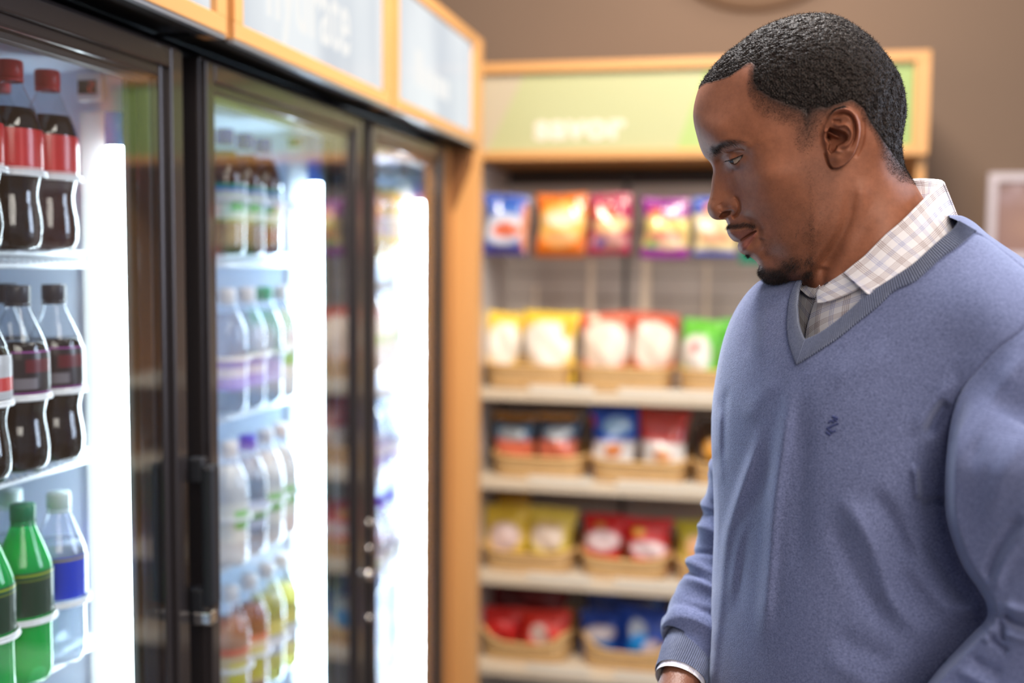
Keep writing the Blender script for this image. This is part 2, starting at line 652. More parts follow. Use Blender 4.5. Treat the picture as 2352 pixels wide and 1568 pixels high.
# oak end panel with a darker corner wedge, and filler
ep = empty('oak_end_panel', (HX, 2.765, 0))
tag(ep, 'tall honey oak end panel closing the cooler row, next to the snack rack', 'panel')
MB().box(-.85, 0.0, 0.0, .045, 0.0, 1.90, .002).build('upright', M_oak, ep)
MB().box(-.085, -.066, -.085, -.002, 0.0, 1.885).build('filler_strip', wood('filler_oak', srgb(168, 112, 62), srgb(184, 128, 74), 2), ep)
br = MB()
pr = [(-.078, 1.885), (-.014, 1.885), (-.014, 1.852), (-.078, 1.70)]
v = [(x, -.030, z) for x, z in pr] + [(x, -.0005, z) for x, z in pr]
br.add(v, [(0, 1, 2, 3), (7, 6, 5, 4), (0, 4, 5, 1), (1, 5, 6, 2), (2, 6, 7, 3), (3, 7, 4, 0)])
br.build('corner_wedge', wood('wedge_oak', srgb(120, 78, 44), srgb(138, 92, 54), 2), ep)
MB().box(-.85, 0.0, 0.0, .045, 1.90, 2.175, .002).build('upright_top', M_oak, ep)

# lock and screws on the gap post by the last cooler
lk = empty('door_lock', (XF + .001, 2.086, 1.0))
tag(lk, 'small chrome lock on the dark post between middle and farthest cooler', 'lock')
MB().box(-.05, -.004, -.012, .012, -.92, .88).build('lock_post', M_dark, lk)
MB().rod([(-.004, -.008, -.042), (.010, -.008, -.042)], .011, 20).build('lock_cylinder', M_chrome, lk, True)
for zz in (.062, .008, -.138):
    MB().rod([(-.004, .008, zz), (.003, .008, zz)], .007, 14).build('screw', M_chrome, lk, True)

# ================================================================== snack rack
RX0, RX1, RY = -.80, .453, 3.10
rack = empty('snack_rack', (0, RY, 0))
tag(rack, 'oak-framed snack rack with grey back and pale metal shelves', 'shelving')
M_slat = mat('grey_slat_panel', srgb(198, 192, 188), rough=0.36, metal=0.1)
M_shelf = mat('cream_metal_shelf', srgb(222, 206, 182), rough=0.38)
bk = MB()
z = .1
while z < 1.81:
    bk.box(RX0, -.395, .39, .41, z, z + .070, .002)
    bk.box(-.380, .05, .39, .41, z, z + .070, .002)
    bk.box(.065, RX1, .39, .41, z, z + .070, .002)
    z += .073
bk.build('back_panel', M_slat, rack)
MB().box(RX0, RX1, .41, .45, .05, 1.885).build('backing_board', mat('rack_backing', srgb(70, 66, 64), rough=0.5), rack)
MB().box(-.395, -.380, .375, .40, .05, 1.88).box(.05, .065, .375, .40, .05, 1.88).build('slotted_upright', mat('upright_metal', srgb(84, 84, 86), rough=0.4), rack)
MB().box(RX1 - .022, RX1, .02, .45, 0.0, 1.888, .002).build('side_panel', M_oak, rack)
MB().box(RX0, RX0 + .022, .02, .45, 0.0, 1.888, .002).build('side_panel', M_slat, rack)
RSH = [1.213, 0.947, 0.660, 0.385]
for z in RSH:
    s = MB()
    s.box(RX0 + .024, RX1 - .024, .0, .39, z - .005, z + .012)
    s.box(RX0 + .024, RX1 - .024, -.012, .002, z - .018, z + .012, .003)
    so = s.build('shelf', M_shelf, rack)
    tk = MB()
    for (xa, xb) in ((-.62, -.43), (-.36, -.06), (.0, .3)):
        tk.box(xa, xb, -.016, -.0125, z + .004, z + .030, .001)
    tk.build('price_strip', mat('price_strip_plastic', srgb(236, 226, 208), rough=0.15), so)
# sign
sg = empty('savor_sign', (0, RY, 1.89))
tag(sg, 'pale green sign lettered savor in an oak frame over the snack rack', 'sign')
f = MB()
f.box(RX0, RX1, -.02, .03, 0.002, .026, .002)
f.box(RX0, RX1, -.02, .03, .248, .275, .002)
f.build('frame_rail', M_oakx, sg)
f = MB()
f.box(RX0, RX0 + .012, -.02, .03, .026, .248)
f.build('frame_stile', M_oak, sg)
MB().box(RX1 - .038, RX1, -.02, .03, .026, .248).build('frame_stile', M_oak, sg)
MB().box(RX0, RX1, .03, .44, .012, .275).build('sign_case', M_oakx, sg)


def sign_grid():
    nx, nz = 240, 60
    xs = np.linspace(RX0 + .012, RX1 - .038, nx)
    zs = np.linspace(.026, .248, nz)
    v, c, f = [], [], []
    for j, zz in enumerate(zs):
        for i, xx in enumerate(xs):
            if xx < -.644 - (.248 - zz) * .50:
                cc = srgb(186, 176, 154)
            elif xx < -.21 + (zz - .026) * .35:
                cc = srgb(178, 182, 140)
            elif xx > .30:
                cc = srgb(142, 170, 98)
            else:
                cc = srgb(162, 186, 116)
            v.append((xx, .0, zz))
            c.append(cc)
    for j in range(nz - 1):
        for i in range(nx - 1):
            f.append((j * nx + i, j * nx + i + 1, (j + 1) * nx + i + 1, (j + 1) * nx + i))
    return MB().add(v, f, c)


MB().box(RX0 + .01, RX1 - .03, .001, .012, .02, .25).build('sign_board', M_white, sg)
sign_grid().build('sign_face', colattr('printed_sign', rough=0.35), sg)
mt_ = Matrix.Translation((-.614, -.002, .062)) @ Matrix.Rotation(math.radians(90), 4, 'X') @ Matrix.Diagonal((1.13, 1, 1, 1))
slab_word('savor', .098, .0042, 'sign_lettering', mat('cream_lettering', srgb(226, 220, 206), rough=0.4), sg, mt_)

# disc and poster on the wall
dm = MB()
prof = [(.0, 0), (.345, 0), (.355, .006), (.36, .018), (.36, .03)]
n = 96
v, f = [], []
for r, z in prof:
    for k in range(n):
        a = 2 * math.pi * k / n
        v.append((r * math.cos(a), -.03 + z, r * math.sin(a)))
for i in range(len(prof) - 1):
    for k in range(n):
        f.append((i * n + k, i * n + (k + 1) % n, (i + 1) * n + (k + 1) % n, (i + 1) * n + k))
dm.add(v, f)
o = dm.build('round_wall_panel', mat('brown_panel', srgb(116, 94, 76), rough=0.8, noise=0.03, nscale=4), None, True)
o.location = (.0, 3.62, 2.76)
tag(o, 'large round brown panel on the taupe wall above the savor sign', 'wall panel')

ps = empty('framed_poster', (.71, 3.62, 1.615))
tag(ps, 'white framed pinkish brown poster on the wall behind the man\'s shoulder', 'poster')
PW, PH = .36, .268
f = MB()
f.box(0, PW, -.02, 0, 0, .026, .002).box(0, PW, -.02, 0, PH - .026, PH, .002)
f.box(0, .024, -.02, 0, .026, PH - .026).box(PW - .024, PW, -.02, 0, .026, PH - .026)
f.build('frame', mat('pale_lilac_frame', srgb(212, 204, 214), rough=0.4), ps)
nx, nz = 60, 45
v, c, f = [], [], []
for j in range(nz):
    for i in range(nx):
        x, z = .024 + (PW - .048) * i / (nx - 1), .026 + (PH - .052) * j / (nz - 1)
        cc = np.array(srgb(150, 118, 112))
        for (cx, cz, rx, rz, cl) in ((.045, .215, .012, .02, srgb(122, 100, 96)), (.085, .222, .016, .02, srgb(178, 156, 162)), (.055, .195, .03, .022, srgb(160, 134, 138)), (.16, .185, .05, .013, srgb(190, 168, 168)),
                                     (.13, .10, .07, .05, srgb(168, 134, 120)), (.25, .10, .06, .05, srgb(140, 100, 90))):
            q = math.exp(-(((x - cx) / rx) ** 2 + ((z - cz) / rz) ** 2))
            cc = cc * (1 - q) + np.array(cl) * q
        v.append((x, -.008, z))
        c.append(cc)
for j in range(nz - 1):
    for i in range(nx - 1):
        f.append((j * nx + i, j * nx + i + 1, (j + 1) * nx + i + 1, (j + 1) * nx + i))
MB().add(v, f, c).build('picture', colattr('printed_poster', rough=0.3), ps)
MB().box(.01, PW - .01, -.006, 0, .01, PH - .01).build('backing', M_white, ps)

# ================================================================== bottles
M_pet = clear('clear_bottle_plastic', (0.93, 0.95, 0.97), 1.6, 0.03)
M_petg = clear('green_bottle_plastic', (0.04, 0.82, 0.36), 1.5, 0.03, 0.45, (0.0, 0.78, 0.26))
M_cola = mat('cola', srgb(9, 6, 8), rough=0.1, spec=0.35, coat=0.2)


def liquid(name, col, tl=0.55):
    return clear(name, col, 1.2, 0.05, tl, col)


M_water = liquid('clear_drink', (0.80, 0.86, 0.93), 0.35)
M_lemon = liquid('green_drink', (0.05, 0.85, 0.35), 0.6)
M_tea = mat('brown_tea', srgb(96, 54, 22), rough=0.15, spec=0.5)
M_purpd = liquid('purple_drink', (0.42, 0.34, 0.86), 0.6)
M_milk = mat('white_drink', srgb(236, 238, 240), rough=0.3)
M_yell = liquid('yellow_drink', (0.92, 0.86, 0.36), 0.6)
M_red = mat('amber_drink', srgb(150, 70, 38), rough=0.2)

CONTOUR = [(.0, .0), (.020, .0), (.030, .004), (.0335, .014), (.0345, .028), (.033, .045), (.0300, .062), (.0295, .072), (.032, .084),
           (.0345, .096), (.0355, .104), (.0355, .140), (.0345, .150), (.031, .162), (.0255, .176), (.019, .190), (.0145, .200),
           (.0132, .206), (.0132, .220), (.0, .220)]
STRAIGHT = [(.0, .0), (.022, .0), (.030, .003), (.0325, .012), (.0325, .050), (.0320, .060), (.0330, .075), (.0335, .125), (.0325, .138),
            (.029, .152), (.022, .168), (.0165, .180), (.0145, .188), (.0140, .204), (.0, .204)]
TAPER = [(.0, .0), (.022, .0), (.029, .003), (.032, .014), (.0315, .06), (.0318, .080), (.0330, .088), (.0335, .142), (.0325, .150), (.0275, .164), (.0205, .182),
         (.0150, .196), (.0135, .202), (.0135, .214), (.0, .214)]


def interp_prof(prof, z0, z1, off, n=22):
    ps = [p for p in prof if p[0] > 0]
    zs = np.array([p[1] for p in ps])
    rs = np.array([p[0] for p in ps])
    out = []
    for z in np.linspace(z0, z1, n):
        out.append((float(np.interp(z, zs, rs)) + off, float(z)))
    return out


def make_bottle(name, prof, shell, liq, fill, capcol, label=None, lab_z=None, bands=(), petal=0.0):
    """one bottle: clear shell, drink inside, wrapped label with printed bands, ridged cap"""
    root = empty(name)
    top = max(p[1] for p in prof)
    mb = MB()
    pr = interp_prof(prof, .002, top, 0, 56)
    n = 32
    v, f = [], []
    for r, z in pr:
        for k in range(n):
            a = 2 * math.pi * k / n
            rr = r * (1 - petal * max(0, 1 - z / .03) * (0.5 + 0.5 * math.cos(5 * a))) if petal else r
            v.append((rr * math.cos(a), rr * math.sin(a), z - (.002 if z < .003 else 0)))
    for i in range(len(pr) - 1):
        for k in range(n):
            f.append((i * n + k, i * n + (k + 1) % n, (i + 1) * n + (k + 1) % n, (i + 1) * n + k))
    f.append(tuple(range(n))[::-1])
    mb.add(v, f)
    mb.build('plastic_shell', shell, root, True)
    lp = interp_prof(prof, .003, fill, -.0009, 44)
    mb = MB()
    mb.lathe([(.0005, .003)] + lp + [(.0005, fill)], 32)
    mb.build('drink', liq, root, True)
    if label is not None:
        z0, z1 = lab_z
        N, Mz = 64, 40
        v, c, f = [], [], []
        lr = interp_prof(prof, z0, z1, .0007, Mz)
        for i, (r, z) in enumerate(lr):
            u = (z - z0) / (z1 - z0)
            for k in range(N):
                a = k / N
                cc = label
                for (u0, u1, a0, a1, bc) in bands:
                    if u0 <= u <= u1 and a0 <= a <= a1:
                        cc = bc
                v.append((r * math.cos(2 * math.pi * a), r * math.sin(2 * math.pi * a), z))
                c.append(cc)
        for i in range(Mz - 1):
            for k in range(N):
                f.append((i * N + k, i * N + (k + 1) % N, (i + 1) * N + (k + 1) % N, (i + 1) * N + k))
        MB().add(v, f, c).build('label', colattr('printed_label', rough=0.3, coat=0.3), root, True)
    cm = MB()
    N = 48
    v, f = [], []
    for (r, z, rg) in ((.0140, top - .012, 0), (.0152, top - .011, 1), (.0152, top + .007, 1), (.0142, top + .009, 0), (.0001, top + .009, 0)):
        for k in range(N):
            rr = r - (.0005 if (rg and k % 2) else 0)
            a = 2 * math.pi * k / N
            v.append((rr * math.cos(a), rr * math.sin(a), z))
    for i in range(4):
        for k in range(N):
            f.append((i * N + k, i * N + (k + 1) % N, (i + 1) * N + (k + 1) % N, (i + 1) * N + k))
    cm.add(v, f)
    cm.lathe([(.0148, top - .0165), (.0152, top - .0160), (.0152, top - .0132), (.0148, top - .0128)], 32)
    cm.build('cap', capcol, root, True)
    return root


def cap(name, rgb):
    return mat(name, srgb(*rgb), rough=0.35)


K = {}
W, Bk, Rd = srgb(236, 236, 238), srgb(20, 18, 22), srgb(196, 30, 36)
K['cola'] = make_bottle('cola_bottle', CONTOUR, M_pet, M_cola, .172, cap('red_cap', (206, 44, 48)), srgb(200, 34, 40), (.098, .146),
                        ((0, 1, .44, .455, srgb(226, 90, 92)), (0, 1, .52, .53, srgb(226, 90, 92)), (0.02, .06, 0, 1, srgb(226, 190, 190))), .10)
K['zero'] = make_bottle('black_label_cola_bottle', CONTOUR, M_pet, M_cola, .160, cap('black_cap', (44, 50, 62)), srgb(30, 26, 34), (.098, .150),
                        ((.12, .38, .28, .40, srgb(120, 116, 124)), (.5, .8, .33, .50, srgb(96, 26, 38)), (.97, 1, 0, 1, srgb(150, 70, 150)), (.0, .03, 0, 1, srgb(150, 70, 150)),
                         (.2, .9, .90, 1, srgb(120, 34, 48)), (.1, .3, .80, .88, srgb(190, 60, 90))), .10)
K['diet'] = make_bottle('silver_label_cola_bottle', CONTOUR, M_pet, M_cola, .160, cap('grey_cap', (206, 212, 220)), srgb(186, 190, 196), (.098, .150),
                        ((.2, .5, .3, .5, srgb(200, 60, 60)), (.2, .5, .8, 1, srgb(200, 60, 60))), .10)
K['green'] = make_bottle('green_soda_bottle', TAPER, M_petg, M_lemon, .185, cap('green_cap', (20, 120, 84)), srgb(6, 84, 62), (.088, .143),
                         ((.90, .96, 0, 1, srgb(150, 170, 40)), (.0, .86, .30, .52, srgb(20, 60, 46)), (.80, .84, .2, .6, srgb(120, 140, 50))), .14)
K['clear'] = make_bottle('clear_soda_bottle', TAPER, M_pet, M_water, .160, cap('frosted_cap', (196, 216, 216)), srgb(28, 66, 206), (.088, .143),
                         ((.0, 1, .72, 1, srgb(232, 236, 244)), (.90, .96, 0, 1, srgb(170, 160, 60)), (.2, .7, .80, .9, srgb(200, 80, 150))), .14)
K['tea'] = make_bottle('brown_tea_bottle', STRAIGHT, M_pet, M_tea, .176, cap('purple_cap', (92, 66, 206)), srgb(206, 226, 216), (.055, .120),
                       ((.88, 1, 0, 1, srgb(20, 150, 130)), (.80, .88, 0, 1, srgb(90, 110, 220)), (0, .10, 0, 1, srgb(90, 130, 40)), (.3, .6, .30, .42, srgb(120, 190, 90)), (.15, .4, .45, .6, srgb(140, 200, 110))), 0)
K['purple'] = make_bottle('purple_label_water_bottle', STRAIGHT, M_pet, M_water, .170, cap('white_cap', (240, 242, 246)), srgb(150, 140, 232), (.04, .095),
                          ((.4, .7, 0, 1, srgb(226, 226, 250)),), 0)
K['greencap'] = make_bottle('green_capped_water_bottle', STRAIGHT, M_pet, M_water, .170, cap('bright_green_cap', (20, 176, 130)), srgb(176, 180, 238), (.04, .095), (), 0)
K['milk'] = make_bottle('white_drink_bottle', STRAIGHT, M_pet, M_milk, .170, cap('white_cap', (240, 242, 246)), srgb(236, 240, 236), (.04, .110),
                        ((.35, .8, .30, .46, srgb(140, 210, 110)), (.35, .8, .80, .95, srgb(140, 210, 110))), 0)
K['water'] = make_bottle('blue_capped_water_bottle', STRAIGHT, M_pet, M_water, .170, cap('blue_cap', (84, 70, 220)), srgb(206, 216, 240), (.05, .10),
                         ((.3, .6, .2, .5, srgb(150, 200, 140)),), 0)
K['amber'] = make_bottle('amber_tea_bottle', TAPER, M_pet, M_red, .165, cap('white_cap', (240, 242, 246)), srgb(222, 196, 150), (.03, .120),
                         ((.85, 1, 0, 1, srgb(214, 90, 60)), (.1, .7, .25, .42, srgb(226, 214, 70)), (.1, .7, .44, .6, srgb(206, 170, 220))), 0)
K['yellow'] = make_bottle('yellow_drink_bottle', TAPER, M_pet, M_yell, .165, cap('white_cap', (240, 242, 246)), srgb(226, 220, 120), (.03, .120),
                          ((.3, .7, .2, .5, srgb(180, 200, 226)),), 0)
USED = set()


def put(kind, x, y, z, rz, label, group):
    o = K[kind] if kind not in USED else copy_tree(K[kind])
    USED.add(kind)
    o.location = (x, y, z)
    o.rotation_euler = (0, 0, math.radians(rz))
    o['label'] = label
    o['category'] = 'bottle'
    o['group'] = group
    return o


XB = -.876
row1 = [(1.242, 'first from the lit jamb'), (1.170, 'second from the lit jamb'), (1.098, 'third from the lit jamb')]
G = 'soft drink bottles in the nearest cooler'
for r_, (y, w_) in enumerate(row1):
    for k in range(2):
        put('cola', XB - .072 * k, y, 1.607, 150 + 11 * r_ + 40 * k,
            'red-labelled cola bottle, top shelf, nearest cooler, %s, %s' % (w_, 'back row' if k else 'front row'), G)
for r_, (y, w_) in enumerate(row1):
    for k in range(2):
        kd = 'diet' if r_ == 2 else 'zero'
        put(kd, XB - .072 * k, y + .004, 1.337, 188 + 9 * r_ + 30 * k,
            '%s cola bottle, second shelf, nearest cooler, %s, %s' % ('silver-labelled' if r_ == 2 else 'black-capped', w_, 'back row' if k else 'front row'), G)
for r_, (y, w_) in enumerate(row1):
    for k in range(2):
        kd = 'clear' if r_ == 0 else 'green'
        put(kd, XB - .072 * k, y + .004, 1.072, 175 + 14 * r_ + 30 * k,
            '%s, third shelf, %s, %s' % ('blue-labelled clear soda bottle' if r_ == 0 else 'bright green soda bottle', w_, 'back row' if k else 'front row'), G)
G = 'drink bottles in the middle cooler'
pl = [(1.72, 'nearest'), (1.795, 'second'), (1.868, 'third'), (1.938, 'farthest')]
tab = [(1.607, 'top shelf', ['tea', 'tea', 'tea', None]), (1.337, 'second shelf', ['purple', 'purple', 'greencap', 'milk']),
       (1.072, 'third shelf', ['milk', 'water', 'milk', 'milk']), (.807, 'fourth shelf', ['amber', 'amber', 'yellow', 'yellow'])]
DESC = {'tea': 'brown tea bottle with purple cap', 'purple': 'clear water bottle with purple label', 'greencap': 'water bottle with bright green cap',
        'milk': 'pale white drink bottle', 'water': 'water bottle with blue cap', 'amber': 'amber tea bottle with yellow label', 'yellow': 'yellow drink bottle'}
for z, sn, ks in tab:
    for (y, w_), kd in zip(pl, ks):
        if kd:
            put(kd, XB, y, z, 170 + (y * 997) % 40, '%s, %s of the middle cooler, %s in row' % (DESC[kd], sn, w_), G)
G = 'pale bottles in the farthest cooler'
for (z, sn, kd) in ((1.607, 'top shelf', 'yellow'), (1.337, 'second shelf', 'milk'), (1.072, 'third shelf', 'purple'), (.807, 'fourth shelf', 'water')):
    for (y, w_) in ((2.44, 'nearest'), (2.515, 'second'), (2.59, 'farthest')):
        put(kd, XB, y, z, 160 + (y * 877) % 40, '%s, %s of the farthest cooler, %s in row' % (DESC[kd], sn, w_), G)

# ================================================================== snack bags and baskets
M_bag = colattr('printed_film_bag', rough=0.22, spec=0.7, coat=0.5, bump=0.5, bscale=22)
M_matte_bag = colattr('printed_matte_bag', rough=0.4, spec=0.5, coat=0.15, bump=0.3, bscale=18)


def make_bag(name, w, h, d, base, marks, m, seed=0, bow=0.0, taper=0.0):
    """pillow bag: crimped top and bottom seams, bulging body; marks = (u, v, ru, rv, colour, hardness) printed on both faces"""
    r = random.Random(seed)
    nx, nz = 30, 40
    v, c, f = [], [], []
    ph = [r.uniform(0, 6.28) for _ in range(8)]
    for side in (-1, 1):
        for j in range(nz):
            t = j / (nz - 1)
            for i in range(nx):
                s = i / (nx - 1)
                body = max(0.0, math.sin(math.pi * min(1, max(0, (t - .06) / .88)))) ** .55
                across = max(0.0, math.sin(math.pi * s)) ** .6
                wob = .010 * math.sin(9 * s + ph[0] + 5 * t) * math.sin(7 * t + ph[1]) + .006 * math.sin(23 * s + ph[2]) * (1 - body)
                th = d / 2 * body * across * (1 + .25 * math.sin(4 * t + ph[3]) * math.sin(5 * s + ph[4]))
                wid = w * (1 - .07 * body) * (1 - taper * (1 - t) ** 1.3)
                x = (s - .5) * wid + .004 * math.sin(6 * t + ph[5])
                z = t * h + .004 * math.sin(3 * s + ph[6]) * (1 if t > .5 else .3)
                y = side * (th + .0008) + wob * body * .5 + .0016 * (1 - body) * math.sin(s * 60) + bow * (t - .5) ** 2
                v.append((x, y, z))
                col = np.array(base, float)
                if t < .055 or t > .945:
                    col = col * .9
                for (mu, mv, ru, rv, mc, hd) in marks:
                    q = ((s - mu) / ru) ** 2 + ((t - mv) / rv) ** 2 if hd < 2 else max(abs(s - mu) / ru, abs(t - mv) / rv) ** 2
                    k = 1 if q < .8 else max(0.0, 1 - (q - .8) / .5)
                    col = col * (1 - k) + np.array(mc) * k
                c.append(col)
    for sd in range(2):
        o_ = sd * nx * nz
        for j in range(nz - 1):
            for i in range(nx - 1):
                q = (o_ + j * nx + i, o_ + j * nx + i + 1, o_ + (j + 1) * nx + i + 1, o_ + (j + 1) * nx + i)
                f.append(q if sd == 0 else q[::-1])
    N = nx * nz
    for i in range(nx - 1):
        f.append((i + 1, i, N + i, N + i + 1))
        t0 = (nz - 1) * nx
        f.append((t0 + i, t0 + i + 1, N + t0 + i + 1, N + t0 + i))
    for j in range(nz - 1):
        f.append((j * nx, (j + 1) * nx, N + (j + 1) * nx, N + j * nx))
        e_ = nx - 1
        f.append(((j + 1) * nx + e_, j * nx + e_, N + j * nx + e_, N + (j + 1) * nx + e_))
    return MB().add(v, f, c).build(name, m, None, True)


def wpos(px, y):
    """x where the sight line of a pixel column meets the plane y"""
    t_ = (px - 1176) / FPX
    k = (.9771 * t_ - .2127) / (.2127 * t_ + .9771)
    return k * y


def zat(px, py, y):
    d = ray(px, py)[0]
    return float(CAM[2] + d[2] * (y / d[1]))


c_ = srgb
HANG = [  # px left, px right, top, bottom, base, marks, label
    (1112, 1212, 447, 585, c_(34, 84, 190), [(.45, .42, .5, .26, c_(214, 222, 240), 1), (.5, .40, .34, .12, c_(226, 120, 90), 1), (.5, .74, .4, .08, c_(80, 130, 220), 1), (.5, .08, .6, .06, c_(60, 50, 130), 2), (.95, .45, .12, .4, c_(226, 150, 110), 1)],
     'blue and white snack bag hanging highest on the rack, nearest the oak panel'),
    (1228, 1346, 442, 590, c_(232, 120, 30), [(.5, .52, .46, .34, c_(250, 206, 110), 1), (.5, .60, .34, .12, c_(250, 238, 214), 1), (.5, .30, .36, .1, c_(240, 180, 120), 1), (.5, .06, .6, .06, c_(170, 90, 30), 2)],
     'orange and yellow snack bag hanging second in the top row of the rack'),
    (1350, 1448, 445, 585, c_(170, 20, 76), [(.3, .70, .26, .1, c_(226, 90, 50), 1), (.5, .48, .44, .14, c_(244, 196, 140), 1), (.5, .22, .42, .14, c_(206, 150, 140), 1), (.3, .2, .14, .08, c_(90, 70, 140), 1), (.5, .05, .6, .05, c_(150, 10, 50), 2)],
     'crimson snack bag with shiny highlights hanging in the top row'),
    (1470, 1580, 452, 592, c_(148, 26, 150), [(.5, .42, .56, .24, c_(236, 216, 130), 2), (.3, .74, .16, .08, c_(236, 130, 70), 1), (.5, .34, .42, .1, c_(216, 130, 110), 1), (.25, .22, .16, .07, c_(110, 170, 90), 1), (.6, .22, .3, .08, c_(226, 196, 160), 1)],
     'bright purple snack bag with a cream middle hanging in the top row'),
    (1588, 1686, 455, 588, c_(14, 74, 186), [(.5, .40, .56, .30, c_(232, 214, 160), 2), (.45, .80, .18, .09, c_(240, 150, 90), 1), (.3, .52, .22, .1, c_(250, 246, 236), 1), (.5, .3, .40, .07, c_(222, 150, 120), 1)],
     'deep blue snack bag with pale middle hanging just before the man\'s face'),
    (1694, 1790, 458, 606, c_(10, 132, 104), [(.5, .5, .5, .26, c_(226, 220, 170), 2)],
     'teal green snack bag hanging behind the man\'s face, only its bottom edge showing'),
    (1802, 1890, 460, 606, c_(200, 60, 40), [(.5, .5, .5, .26, c_(240, 220, 170), 2)],
     'red snack bag hanging last in the top row, behind the man'),
]
for i, (xa, xb, ya, yb, base, marks, lab) in enumerate(HANG):
    yy = 3.16
    x0, x1 = wpos(xa, yy), wpos(xb, yy)
    z1, z0 = zat((xa + xb) / 2, ya, yy), zat((xa + xb) / 2, yb, yy)
    o = make_bag('hanging_snack_bag', x1 - x0, z1 - z0, .05, base, marks, M_bag, 40 + i)
    o.location = ((x0 + x1) / 2, yy, z0)
    o.rotation_euler = (math.radians(-4), 0, math.radians([4, -3, 2, -4, 3, 0, 2][i]))
    tag(o, lab, 'snack bag', 'snack bags hanging in the top row of the rack')
    pg = MB()
    xc = (x0 + x1) / 2
    pg.rod([(xc, 3.488, z1 - .008), (xc, 3.12, z1 - .008), (xc, 3.112, z1 + .006)], .0028, 8)
    pg.box(xc - .012, xc + .012, 3.482, 3.489, z1 - .03, z1 + .012, .001)
    po = pg.build('display_peg', M_chrome)
    tag(po, 'chrome peg carrying the %s' % lab.split(' hanging')[0], 'peg', 'pegs of the hanging snack bags')

# added cream strips standing in for light reflected off the back panel
M_streak = mat('cream_reflection_streak', srgb(250, 238, 220), rough=0.3)
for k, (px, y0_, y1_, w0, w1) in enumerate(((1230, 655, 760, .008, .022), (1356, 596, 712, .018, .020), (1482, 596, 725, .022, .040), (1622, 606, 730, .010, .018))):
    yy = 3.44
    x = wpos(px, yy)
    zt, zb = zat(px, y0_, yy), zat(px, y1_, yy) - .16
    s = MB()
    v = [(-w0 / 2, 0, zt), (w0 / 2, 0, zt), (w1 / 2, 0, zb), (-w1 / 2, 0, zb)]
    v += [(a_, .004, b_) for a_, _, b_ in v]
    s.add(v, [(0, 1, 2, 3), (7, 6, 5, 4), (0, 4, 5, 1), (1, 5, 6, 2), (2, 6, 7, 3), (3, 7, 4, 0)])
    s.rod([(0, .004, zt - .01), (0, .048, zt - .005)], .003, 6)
    o = s.build('reflection_streak', M_streak)
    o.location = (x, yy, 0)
    tag(o, ['short cream strip imitating a reflection behind the yellow bags', 'cream strip imitating a reflection behind the first orange-red bag', 'widest cream strip imitating a reflection, below the purple hanging bag',
            'thin cream strip imitating a reflection above the green bags'][k] + ' on the rack back', 'strip', 'cream strips imitating reflections on the rack back')

# ---- wicker baskets
mt, t, b = nt('wicker')
tc = t.nodes.new('ShaderNodeTexCoord')
wv = t.nodes.new('ShaderNodeTexWave')
wv.bands_direction = 'Z'
wv.inputs['Scale'].default_value = 26
wv.inputs['Distortion'].default_value = 1.6
wv.inputs['Detail'].default_value = 2
wv.inputs['Detail Scale'].default_value = 6
cr = t.nodes.new('ShaderNodeValToRGB')
cr.color_ramp.elements[0].color = (*srgb(168, 126, 76), 1)
cr.color_ramp.elements[1].color = (*srgb(242, 206, 148), 1)
bp = t.nodes.new('ShaderNodeBump')
bp.inputs['Distance'].default_value = .004
bp.inputs['Strength'].default_value = .7
t.links.new(tc.outputs['Object'], wv.inputs[0])
t.links.new(wv.outputs['Fac'], cr.inputs[0])
t.links.new(cr.outputs[0], b.inputs['Base Color'])
t.links.new(wv.outputs['Fac'], bp.inputs['Height'])
t.links.new(bp.outputs[0], b.inputs['Normal'])
b.inputs['Roughness'].default_value = .6
M_wick = mt


def make_basket(w, d, h, dip):
    """rounded tapering open basket, rim rolled, front lower in the middle than at the corners"""
    root = empty('wicker_basket')
    n = 72

    def ring(sc, z, dp, out=0.0):
        pts = []
        for k in range(n):
            a = 2 * math.pi * k / n
            ca, sa = math.cos(a), math.sin(a)
            e_ = .42
            x = (w / 2 * sc + out) * math.copysign(abs(ca) ** e_, ca)
            y = (d / 2 * sc + out) * math.copysign(abs(sa) ** e_, sa)
            zz = z - dp * max(0, 1 - (x / (w * .42)) ** 4) * (1 if sa < 0 else .2)
            pts.append((x, y + d / 2, zz))
        return pts
    rows = []
    L = 12
    for j in range(L):
        u = j / (L - 1)
        rows.append(ring(.93 + .07 * u, .002 + u * h, dip * u ** 2, .0012 * (j % 2)))
    for j in range(L):
        u = 1 - j / (L - 1)
        rows.append(ring(.93 + .07 * u, .006 + u * h, dip * u ** 2, -.006))
    v = [p for r in rows for p in r]
    f = []
    for j in range(len(rows) - 1):
        for k in range(n):
            f.append((j * n + k, j * n + (k + 1) % n, (j + 1) * n + (k + 1) % n, (j + 1) * n + k))
    f.append(tuple(k for k in range(n))[::-1])
    f.append(tuple((len(rows) - 1) * n + k for k in range(n)))
    MB().add(v, f).build('woven_body', M_wick, root, True)
    rim = ring(1.0, h + .004, dip, -.002)
    MB().rod(rim + [rim[0]], .0062, 8, False).build('rolled_rim', mat('wicker_rim', srgb(222, 180, 118), rough=0.55, noise=.2, nscale=60), root, True)
    return root


